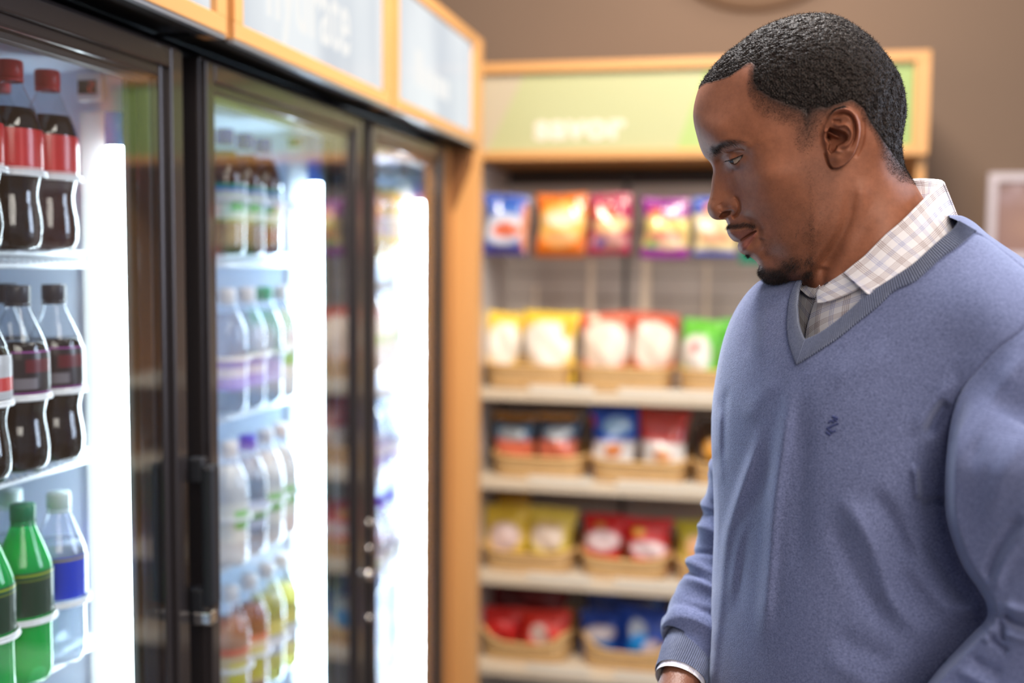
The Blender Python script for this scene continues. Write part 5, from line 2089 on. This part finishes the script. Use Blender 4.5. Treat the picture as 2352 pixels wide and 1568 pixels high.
def knit_mat(name, c1, c2, rib=False):
    mt, t, b = nt(name)
    tc = t.nodes.new('ShaderNodeTexCoord')
    n = t.nodes.new('ShaderNodeTexNoise')
    n.inputs['Scale'].default_value = 760
    n.inputs['Detail'].default_value = 3
    t.links.new(tc.outputs['Object'], n.inputs['Vector'])
    nb = t.nodes.new('ShaderNodeTexNoise')
    nb.inputs['Scale'].default_value = 450
    nb.inputs['Detail'].default_value = 3
    t.links.new(tc.outputs['Object'], nb.inputs['Vector'])
    ad = t.nodes.new('ShaderNodeMath')
    ad.operation = 'ADD'
    t.links.new(n.outputs['Fac'], ad.inputs[0])
    t.links.new(nb.outputs['Fac'], ad.inputs[1])
    mr = t.nodes.new('ShaderNodeMapRange')
    mr.inputs['From Min'].default_value = .60
    mr.inputs['From Max'].default_value = 1.40
    t.links.new(ad.outputs[0], mr.inputs[0])
    mx = t.nodes.new('ShaderNodeMixRGB')
    mx.inputs[1].default_value = (*c1, 1)
    mx.inputs[2].default_value = (*c2, 1)
    t.links.new(mr.outputs[0], mx.inputs[0])
    bp = t.nodes.new('ShaderNodeBump')
    bp.inputs['Strength'].default_value = .5
    bp.inputs['Distance'].default_value = .0009
    if rib:
        uv = t.nodes.new('ShaderNodeUVMap')
        sp = t.nodes.new('ShaderNodeSeparateXYZ')
        t.links.new(uv.outputs[0], sp.inputs[0])
        sn = t.nodes.new('ShaderNodeMath')
        sn.operation = 'MULTIPLY'
        sn.inputs[1].default_value = 2 * math.pi / .0023
        t.links.new(sp.outputs[0], sn.inputs[0])
        si = t.nodes.new('ShaderNodeMath')
        si.operation = 'SINE'
        t.links.new(sn.outputs[0], si.inputs[0])
        # stitches show as fine beads along each rib
        sn2 = t.nodes.new('ShaderNodeMath')
        sn2.operation = 'MULTIPLY'
        sn2.inputs[1].default_value = 2 * math.pi / .0016
        t.links.new(sp.outputs[1], sn2.inputs[0])
        si2 = t.nodes.new('ShaderNodeMath')
        si2.operation = 'SINE'
        t.links.new(sn2.outputs[0], si2.inputs[0])
        ma = t.nodes.new('ShaderNodeMath')
        ma.operation = 'MULTIPLY_ADD'
        ma.inputs[1].default_value = .18
        t.links.new(si2.outputs[0], ma.inputs[0])
        t.links.new(si.outputs[0], ma.inputs[2])
        t.links.new(ma.outputs[0], bp.inputs['Height'])
        bp.inputs['Strength'].default_value = .8
        bp.inputs['Distance'].default_value = .0010
        dk = t.nodes.new('ShaderNodeMapRange')
        dk.inputs['From Min'].default_value = -1
        dk.inputs['From Max'].default_value = .2
        dk.inputs['To Min'].default_value = .50
        dk.inputs['To Max'].default_value = 1.0
        t.links.new(si.outputs[0], dk.inputs[0])
        ml = t.nodes.new('ShaderNodeMixRGB')
        ml.blend_type = 'MULTIPLY'
        ml.inputs[0].default_value = 1
        t.links.new(mx.outputs[0], ml.inputs[1])
        t.links.new(dk.outputs[0], ml.inputs[2])
        t.links.new(ml.outputs[0], b.inputs['Base Color'])
    else:
        t.links.new(mx.outputs[0], b.inputs['Base Color'])
        t.links.new(n.outputs['Fac'], bp.inputs['Height'])
    t.links.new(bp.outputs[0], b.inputs['Normal'])
    b.inputs['Roughness'].default_value = .85
    b.inputs['Specular IOR Level'].default_value = .2
    b.inputs['Sheen Weight'].default_value = .55
    b.inputs['Sheen Roughness'].default_value = .4
    b.inputs['Sheen Tint'].default_value = (.72, .80, 1, 1)
    return mt


KN1, KN2 = srgb(82, 90, 124), srgb(128, 138, 178)
M_knit = knit_mat('heather_blue_knit', KN1, KN2)
M_rib = knit_mat('ribbed_blue_knit', srgb(96, 106, 136), srgb(130, 140, 172), True)
MV = MORG


def compact(v, f):
    use = np.unique(f)
    rm = np.full(len(v), -1)
    rm[use] = np.arange(len(use))
    return v[use], rm[f]


cvv, cff = compact(sv_, sf_)
sweater = np_mesh('sweater', cvv - MV, cff, M_knit, man, True)


def resample(pts, n):
    pts = np.asarray(catmull(pts, 8))
    L = np.r_[0, np.cumsum(np.hypot(*np.diff(pts[:, :2], axis=0).T))]
    q_ = np.linspace(0, L[-1], n)
    return np.stack([np.interp(q_, L, pts[:, i]) for i in range(pts.shape[1])], 1), L[-1]


def sheet(name, A, B, hA, hB, n, m, mt, bulge=0.0, thick=.0012, uvscale=1.0, uvrot=0.0, parent=None, body=True, rough=None, ribs=0.0, uvoff=(0, 0)):
    """cloth strip between two outlines (pixels), hA / hB = heights (m) or functions of (X, Y)"""
    a, La = resample(A, n)
    b_, Lb = resample(B, n)
    t_ = np.linspace(0, 1, m)[:, None]
    X = a[None, :, 0] * (1 - t_) + b_[None, :, 0] * t_
    Y = a[None, :, 1] * (1 - t_) + b_[None, :, 1] * t_
    if callable(hA):
        H = hA(X, Y)
    else:
        ha = np.interp(np.linspace(0, 1, n), np.linspace(0, 1, len(hA)), hA)
        hb_ = np.interp(np.linspace(0, 1, n), np.linspace(0, 1, len(hB)), hB)
        H = ha[None, :] * (1 - t_) + hb_[None, :] * t_
    H = H + bulge * np.sin(math.pi * t_)
    fn_ = at_body if body else at_px
    p0 = fn_(X.ravel(), Y.ravel(), H.ravel()).reshape(m, n, 3)
    du = np.gradient(p0, axis=1)
    dv = np.gradient(p0, axis=0)
    nr = np.cross(du, dv)
    nr /= np.linalg.norm(nr, axis=2, keepdims=True) + 1e-12
    if np.mean(nr @ NH) > 0:
        nr = -nr
    ul = np.zeros((m, n))
    ul[:, 1:] = np.cumsum(np.linalg.norm(np.diff(p0, axis=1), axis=2), axis=1)
    vl = np.zeros((m, n))
    vl[1:] = np.cumsum(np.linalg.norm(np.diff(p0, axis=0), axis=2), axis=0)
    um = np.broadcast_to(ul.mean(0)[None, :], ul.shape) if ribs else ul
    if ribs:
        p0 = p0 + nr * (ribs * np.sin(2 * math.pi * um / .0023))[..., None]
    bk2 = p0 - nr * thick
    v = np.vstack([p0.reshape(-1, 3), bk2.reshape(-1, 3)])
    i = np.arange(m - 1)[:, None] * n
    k = np.arange(n - 1)[None, :]
    f1 = np.stack([i + k, i + k + 1, i + n + k + 1, i + n + k], -1).reshape(-1, 4)
    N = m * n
    f2 = f1[:, ::-1] + N
    e = []
    for k_ in range(n - 1):
        e.append((k_ + 1, k_, N + k_, N + k_ + 1))
        q0 = (m - 1) * n
        e.append((q0 + k_, q0 + k_ + 1, N + q0 + k_ + 1, N + q0 + k_))
    for j_ in range(m - 1):
        e.append((j_ * n, (j_ + 1) * n, N + (j_ + 1) * n, N + j_ * n))
        z_ = n - 1
        e.append(((j_ + 1) * n + z_, j_ * n + z_, N + j_ * n + z_, N + (j_ + 1) * n + z_))
    ca, sa = math.cos(math.radians(uvrot)), math.sin(math.radians(uvrot))
    uu, vv = um.ravel() * uvscale, vl.ravel() * uvscale
    uv = np.stack([uu * ca - vv * sa + uvoff[0], uu * sa + vv * ca + uvoff[1]], 1)
    return np_mesh(name, v - MV, np.vstack([f1, f2, np.array(e)]), mt, parent or man, True, uv=np.vstack([uv, uv]))


def over_torso(off):
    return lambda X, Y: torso_full(X, Y) + off


def rib_height(X, Y):
    return torso_full(X, Y) + .0030


sheet('neckline_rib', RIN, ROUT, rib_height, None, 1100, 14, M_rib, .0012, .003, ribs=.00040, parent=sweater)
sheet('neckline_rib', LIN, LOUT, rib_height, None, 560, 12, M_rib, .0012, .003, ribs=.00040, parent=sweater)


# ---- plaid shirt
def plaid():
    mt, t, b = nt('plaid_shirt_cotton')
    uv = t.nodes.new('ShaderNodeUVMap')
    sp = t.nodes.new('ShaderNodeSeparateXYZ')
    t.links.new(uv.outputs[0], sp.inputs[0])

    def M(op, a, b_=None, c=None):
        n = t.nodes.new('ShaderNodeMath')
        n.operation = op
        for i_, x in enumerate((a, b_, c)):
            if x is None:
                continue
            if isinstance(x, (int, float)):
                n.inputs[i_].default_value = x
            else:
                t.links.new(x, n.inputs[i_])
        return n.outputs[0]
    PER = .0268
    cols = []
    for ax in (0, 1):
        c = M('MULTIPLY', sp.outputs[ax], 1 / PER)
        fr = M('FRACT', c)
        ln = M('FRACT', M('MULTIPLY', sp.outputs[ax], 1 / .00168))
        line = M('LESS_THAN', ln, .30)
        g1 = M('LESS_THAN', M('ABSOLUTE', M('SUBTRACT', fr, .25)), .125)
        g2 = M('LESS_THAN', M('ABSOLUTE', M('SUBTRACT', fr, .75)), .095)
        cols.append((M('MULTIPLY', g1, line), M('MULTIPLY', g2, line)))
    cur = None
    base = (*srgb(236, 234, 238), 1)
    for ax in (0, 1):
        for gi, cc, am in ((0, srgb(134, 84, 70), .78), (1, srgb(120, 140, 206), .72)):
            mx = t.nodes.new('ShaderNodeMixRGB')
            mx.blend_type = 'MULTIPLY'
            f_ = M('MULTIPLY', cols[ax][gi], am)
            t.links.new(f_, mx.inputs[0])
            if cur is None:
                mx.inputs[1].default_value = base
            else:
                t.links.new(cur, mx.inputs[1])
            mx.inputs[2].default_value = (*cc, 1)
            cur = mx.outputs[0]
    t.links.new(cur, b.inputs['Base Color'])
    b.inputs['Roughness'].default_value = .8
    b.inputs['Specular IOR Level'].default_value = .2
    tc = t.nodes.new('ShaderNodeTexCoord')
    n = t.nodes.new('ShaderNodeTexNoise')
    n.inputs['Scale'].default_value = 1400
    t.links.new(tc.outputs['Object'], n.inputs['Vector'])
    bp = t.nodes.new('ShaderNodeBump')
    bp.inputs['Strength'].default_value = .2
    bp.inputs['Distance'].default_value = .0004
    t.links.new(n.outputs['Fac'], bp.inputs['Height'])
    t.links.new(bp.outputs[0], b.inputs['Normal'])
    return mt


M_plaid = plaid()
shirt = empty('shirt')
shirt.parent = man
# near collar leaf: fold line -> lower edge.  Heights are above the head's middle plane.
FOLD = [(2164, 419), (2146, 433), (2123, 455), (2101, 477), (2080, 498), (2058, 518), (2035, 537), (2010, 562), (1984, 588), (1960, 607), (1937, 626)]
LEAF = [(2199, 503), (2186, 534), (2165, 556), (2133, 582), (2101, 610), (2062, 638), (2040, 652), (2022, 664), (2010, 670), (2001, 674), (1992, 672)]
hF = [.004, .026, .044, .056, .063, .067, .0695, .0710, .0720, .0720, .0700]
hL = [.006, .038, .056, .070, .0815, .090, .0940, .0970, .0990, .1000, .1010]
sheet('collar_leaf', FOLD, LEAF, hF, hL, 150, 40, M_plaid, .0030, .0016, uvrot=0, parent=shirt, body=False, uvoff=(.002, .0))
# inner stand, seen dark above the fold at the back, running round the far side of the neck
STI = [(2166, 421), (2158, 415.5), (2144, 413.5), (2128, 412.5), (2112, 412), (2094, 414), (2060, 440)]
STO = [(2124, 462), (2128, 470), (2126, 478), (2120, 482), (2112, 480), (2100, 474), (2060, 500)]
sheet('collar_stand', STI, STO, [.004, -.006, -.018, -.028, -.036, -.044, -.055], [.040, .020, -.006, -.026, -.036, -.044, -.055], 60, 14, M_plaid, 0, .0016, uvrot=4, parent=shirt, body=False)
# back of the far leaf
sheet('collar_leaf', [(2166, 420), (2158, 414.5), (2144, 412.5), (2128, 411.5), (2112, 411), (2090, 412)], [(2199, 503), (2190, 500), (2170, 498), (2150, 496), (2130, 500), (2100, 505)],
      [.004, -.008, -.022, -.034, -.044, -.055], [.004, -.020, -.040, -.055, -.066, -.075], 50, 12, M_plaid, 0, .0016, parent=shirt, body=False)


def shirt_h(off):
    return lambda X, Y: torso_full(np.maximum(X, 1700), Y) * .0 + np.interp(X, [1820, 1850, 1880, 1910, 1950, 2000, 2060], [.030, .050, .064, .074, .084, .096, .098]) \
        + np.interp(Y, [630, 700, 790], [-.012, .002, .016]) + off


# far front panel and near front panel with its placket edge
sheet('shirt_front', [(1822, 650), (1829, 680), (1830, 710), (1834, 745), (1842, 775), (1850, 800)], [(1886, 662), (1882, 690), (1874, 720), (1868, 750), (1866, 775), (1868, 800)],
      shirt_h(-.008), None, 60, 26, M_plaid, 0, .0012, uvrot=20, uvscale=.8, parent=shirt, uvoff=(.004, .009))
sheet('shirt_front', [(1876, 668), (1872, 685), (1865, 705), (1858, 728), (1852, 752), (1846, 790)], [(2020, 655), (2012, 690), (1985, 715), (1950, 740), (1920, 765), (1880, 800)],
      shirt_h(0), None, 70, 50, M_plaid, .002, .0012, uvrot=-15, uvscale=.8, parent=shirt)
# near stand band, closing under the leaf
sheet('collar_stand', [(1950, 617), (1937, 626), (1915, 640), (1897, 651), (1886, 657), (1878, 664), (1874, 672)], [(2010, 640), (1990, 652), (1962, 668), (1935, 680), (1915, 688), (1895, 694), (1876, 696)],
      [.0700, .0690, .0660, .0620, .0590, .0550, .0520], [.0930, .0900, .0850, .0800, .0750, .0690, .0610], 60, 18, M_plaid, .0012, .0015, uvrot=12, parent=shirt, body=False)
# far stand and far leaf under the chin
sheet('collar_stand', [(1879, 640), (1866, 646), (1850, 654), (1836, 662)], [(1884, 668), (1876, 684), (1858, 682), (1841, 668)], [.030, .024, .016, .010], [.040, .036, .026, .016], 30, 12, M_plaid, .001, .0015,
      uvrot=-30, parent=shirt, body=False)
sheet('collar_leaf', [(1884, 604), (1866, 612), (1846, 618), (1820, 628), (1800, 634)], [(1884, 642), (1870, 652), (1852, 658), (1836, 664), (1808, 642)], [.022, .012, .002, -.010, -.022], [.034, .026, .016, .008, -.008], 36, 16, M_plaid,
      .0012, .0015, uvrot=-40, parent=shirt, body=False)
# buttonhole on the near stand
bh, _ = resample([(1892, 655), (1897, 651), (1902, 648)], 12)
bp0 = at_px(bh[:, 0], bh[:, 1], np.full(12, .0668)) - MV
MB().rod([Vector(p_) for p_ in bp0], .0007, 8).build('buttonhole', mat('dark_stitching', srgb(58, 44, 50), rough=.8), shirt, True)


# embroidered crest on the chest
def crest():
    strokes = [([(1911, 956), (1925, 961)], 4.2), ([(1914, 962), (1923, 967)], 3.0), ([(1903, 971), (1908, 966), (1915, 968)], 2.6), ([(1917, 966), (1912, 971)], 3.0), ([(1926, 972), (1912, 978), (1899, 984)], 3.0),
               ([(1899, 984), (1908, 989), (1913, 992)], 3.0), ([(1916, 988), (1919, 990), (1913, 992)], 2.2), ([(1904, 988), (1911, 995)], 2.2), ([(1897, 992), (1908, 999)], 4.2)]
    V, F = [], []
    for pts, wd in strokes:
        c_, L = resample([(a, b) for a, b in pts], 16)
        d = np.gradient(c_, axis=0)
        d /= np.linalg.norm(d, axis=1, keepdims=True)
        nrm = np.stack([-d[:, 1], d[:, 0]], 1)
        rows = []
        for q_ in (-1, -.6, 0, .6, 1):
            P_ = c_ + nrm * wd * .8 * q_
            hgt = torso_full(P_[:, 0], P_[:, 1]) + .0003 + .0011 * (1 - abs(q_)) ** .5
            rows.append(at_body(P_[:, 0], P_[:, 1], hgt) - MV)
        n0 = len(V)
        for r_ in rows:
            V += list(r_)
        for a_ in range(4):
            for k_ in range(15):
                F.append((n0 + a_ * 16 + k_, n0 + a_ * 16 + k_ + 1, n0 + (a_ + 1) * 16 + k_ + 1, n0 + (a_ + 1) * 16 + k_))
    MB().add(V, F).build('embroidered_emblem', mat('navy_thread', srgb(62, 72, 124), rough=.5, bump=.6, bscale=900), sweater, True)


crest()


# ---- tubes for arm, cuff, hand, legs
def tube(name, path, mt, parent, n=64, per=14, folds=None, rib=0.0, squash=1.0, closed_end=False, smooth=True):
    """path: (point, radius) -> lofted tube, folds(u, angle) -> radial change"""
    P_ = [np.r_[np.asarray(p, float), r] for p, r in path]
    C = catmull(P_, per)
    pts, rad = C[:, :3], C[:, 3]
    L = np.r_[0, np.cumsum(np.linalg.norm(np.diff(pts, axis=0), axis=1))]
    tan = np.gradient(pts, axis=0)
    tan /= np.linalg.norm(tan, axis=1, keepdims=True)
    a = np.cross(tan[0], NH)
    a /= np.linalg.norm(a)
    V, UV = [], []
    for i in range(len(pts)):
        a = a - tan[i] * (a @ tan[i])
        a /= np.linalg.norm(a)
        b_ = np.cross(tan[i], a)
        for k in range(n):
            an = 2 * math.pi * k / n
            r = rad[i]
            if folds is not None:
                r += folds(L[i] / L[-1], an)
            if rib:
                r += rib * math.sin(an * (2 * math.pi * rad[i] / .0023))
            V.append(pts[i] + a * math.cos(an) * r * squash + b_ * math.sin(an) * r)
            UV.append((an * rad[i], L[i]))
    F = []
    for i in range(len(pts) - 1):
        for k in range(n):
            F.append((i * n + k, i * n + (k + 1) % n, (i + 1) * n + (k + 1) % n, (i + 1) * n + k))
    return np_mesh(name, np.array(V) - MV, np.array(F), mt, parent, smooth, uv=np.array(UV))


def ap(px, py, d):
    """point on a sight line at distance d measured along the head's lateral axis"""
    return at_px([px], [py], [HD - d])[0]


def sleeve_folds(u, an):
    r = 0.0
    for (u0, a0, su, sa, amp) in FOLDS:
        da = (an - a0 + math.pi) % (2 * math.pi) - math.pi
        r += amp * .62 * math.exp(-((u - u0 - .030 * math.sin(da * 1.3 + u0 * 23)) / su) ** 2 - (da / (sa * .8)) ** 2)
    return r + .0010 * math.sin(31 * u + 2 * an) + .0008 * math.sin(43 * u - 3 * an)


FOLDS = [(.28, 0, .020, 9, .004), (.33, 1, .018, 2, -.006), (.40, 3, .022, 3, .005), (.46, 2, .016, 2, -.005), (.53, 3.4, .020, 3, .005), (.60, 3, .014, 2.2, -.006), (.66, 2.8, .022, 4, .005),
         (.73, 3.2, .016, 1.8, -.009), (.79, 3, .03, 9, .005), (.86, 1.6, .02, 1.2, -.006), (.90, 4.2, .025, 1.2, -.005), (.965, 0, .028, 9, .005)]
M_ = MPX
far_path = [(ap(1775, 960, 1.225), .048), (ap(1760, 1030, 1.232), .052), (ap(1728, 1130, 1.236), .051), (ap(1708, 1215, 1.230), .048), (ap(1683, 1290, 1.222), .0455), (ap(1655, 1360, 1.208), .0445),
            (ap(1628, 1420, 1.190), .0440), (ap(1602, 1468, 1.172), .0425), (ap(1588, 1492, 1.162), .0350), (ap(1586, 1490, 1.163), .0270)]
tube('sleeve', far_path, M_knit, sweater, 96, 16, sleeve_folds)
cuff_path = [(ap(1592, 1478, 1.166), .0285), (ap(1580, 1508, 1.150), .0292), (ap(1571, 1535, 1.137), .0286), (ap(1563, 1556, 1.127), .0280)]
tube('sleeve_cuff', cuff_path, M_rib, sweater, 220, 10, None, .0004)
tube('shirt_cuff', [(ap(1575, 1520, 1.142), .0262), (ap(1567, 1546, 1.131), .0262), (ap(1560, 1566, 1.122), .0262)], M_plaid, shirt, 64, 8)


def hand(name, wrist, axis, palm_n, parent, flip=1):
    """relaxed hand: palm, four fingers of different length, thumb from the side of the palm"""
    axis = axis / np.linalg.norm(axis)
    nrm = palm_n - axis * (palm_n @ axis)
    nrm /= np.linalg.norm(nrm)
    side = np.cross(axis, nrm) * flip
    V0, F0 = [], []
    verts, edges, rad = [], [], []

    def addv(p, r, prev=None):
        verts.append(tuple(p - MV))
        rad.append(r)
        if prev is not None:
            edges.append((prev, len(verts) - 1))
        return len(verts) - 1
    w0 = addv(wrist - axis * .05, .024)
    w1 = addv(wrist, .022, w0)
    w2 = addv(wrist + axis * .03, .024, w1)
    for i, (off, ln, r) in enumerate(((-.030, .075, .0088), (-.010, .088, .0092), (.010, .082, .0088), (.028, .064, .0078))):
        a = addv(wrist + axis * .055 + side * off * .8, .015, w2)
        b = addv(wrist + axis * .088 + side * off, .0115, a)
        d = axis.copy()
        p = wrist + axis * .088 + side * off
        prev = b
        for k, fr in enumerate((.45, .32, .23)):
            ang = .28 + .22 * k
            d = d * math.cos(ang) + nrm * math.sin(ang)
            d /= np.linalg.norm(d)
            p = p + d * ln * fr
            prev = addv(p, r * (1 - .1 * k), prev)
    t1 = addv(wrist + axis * .03 - side * .026 + nrm * .006, .0135, w2)
    t2 = addv(wrist + axis * .058 - side * .042 + nrm * .018, .0105, t1)
    t3 = addv(wrist + axis * .082 - side * .046 + nrm * .030, .0088, t2)
    me = bpy.data.meshes.new(name)
    me.from_pydata(verts, edges, [])
    o = link(name, me, None, parent)
    sk_ = o.modifiers.new('skin', 'SKIN')
    sk_.use_smooth_shade = True
    for i_, v in enumerate(me.skin_vertices[0].data):
        v.radius = (rad[i_], rad[i_])
    me.skin_vertices[0].data[0].use_root = True
    ss = o.modifiers.new('sub', 'SUBSURF')
    ss.levels = ss.render_levels = 2
    me.materials.append(M_handskin)
    return o


M_handskin = mat('hand_skin', srgb(124, 80, 60), rough=.45, noise=.12, nscale=60, bump=.3, bscale=600)
wr = ap(1562, 1568, 1.120)
ax_ = ap(1540, 1640, 1.085) - ap(1580, 1508, 1.150)
hand('hand', wr, ax_, RGT * .6 + np.array([0, 0, -.2]), man, 1)
# near forearm continues out of the frame and ends in its own cuff and hand
tube('sleeve', [(ap(2440, 1560, 1.00), .040), (ap(2370, 1630, .955), .046), (ap(2300, 1680, .915), .046), (ap(2180, 1760, .875), .042), (ap(2110, 1810, .86), .036)], M_knit, sweater, 72, 12, sleeve_folds)
tube('sleeve_cuff', [(ap(2130, 1800, .865), .031), (ap(2070, 1845, .85), .031), (ap(2020, 1880, .84), .030)], M_rib, sweater, 160, 8, None, .0004)
hand('hand', ap(2000, 1895, .835), ap(1940, 1935, .82) - ap(2070, 1845, .85), np.array([0, 0, -1.0]) + RGT * .1, man, -1)

# trousers and shoes, below the frame
hipc = at_px([2000], [2050], [-.03])[0]
fc = -R0 * .75 - np.array([-_sy, _cy, 0]) * .66      # the way the body faces
lt = np.cross([0, 0, 1.0], fc)
M_tro = mat('charcoal_trousers', srgb(52, 54, 62), rough=.8, noise=.1, nscale=300)
M_shoe = mat('dark_leather_shoe', srgb(44, 32, 26), rough=.35)
hx = np.array([hipc[0], hipc[1], 0])
tube('trouser_waist', [(hx + [0, 0, 1.10], .150), (hx + [0, 0, 1.0], .158), (hx + [0, 0, .90], .160), (hx + [0, 0, .84], .120)], M_tro, man, 64, 8)
for sg_ in (-1, 1):
    o_ = lt * .085 * sg_
    st_ = fc * (.05 if sg_ > 0 else -.05)
    tube('trouser_leg', [(hx + o_ + [0, 0, .95], .098), (hx + o_ + [0, 0, .80], .092), (hx + o_ + st_ * .5 + [0, 0, .5], .072), (hx + o_ + st_ + [0, 0, .25], .062), (hx + o_ + st_ + [0, 0, .05], .060)], M_tro, man, 48, 8,
         lambda u, an: .002 * math.sin(20 * u + an * 2))
    sh_ = MB()
    v, f = [], []
    nn = 28
    rows = [(0.0, 1.0), (.03, 1.04), (.06, .95), (.085, .7), (.10, .4)]
    for (z_, sc) in rows:
        for k in range(nn):
            an = 2 * math.pi * k / nn
            fx, fy = math.cos(an), math.sin(an)
            ln = .165 if fx > 0 else .085
            top_cut = 1 if z_ < .06 else (.45 if fx > 0 else 1)
            p = hx + o_ + st_ + fc * fx * ln * sc * top_cut + lt * fy * .048 * (1 - .25 * max(0, fx)) * sc + np.array([0, 0, z_])
            v.append(p - MV)
    for i in range(len(rows) - 1):
        for k in range(nn):
            f.append((i * nn + k, i * nn + (k + 1) % nn, (i + 1) * nn + (k + 1) % nn, (i + 1) * nn + k))
    f.append(tuple(range(nn))[::-1])
    f.append(tuple((len(rows) - 1) * nn + k for k in range(nn)))
    sh_.add(v, f).build('shoe', M_shoe, man, True)
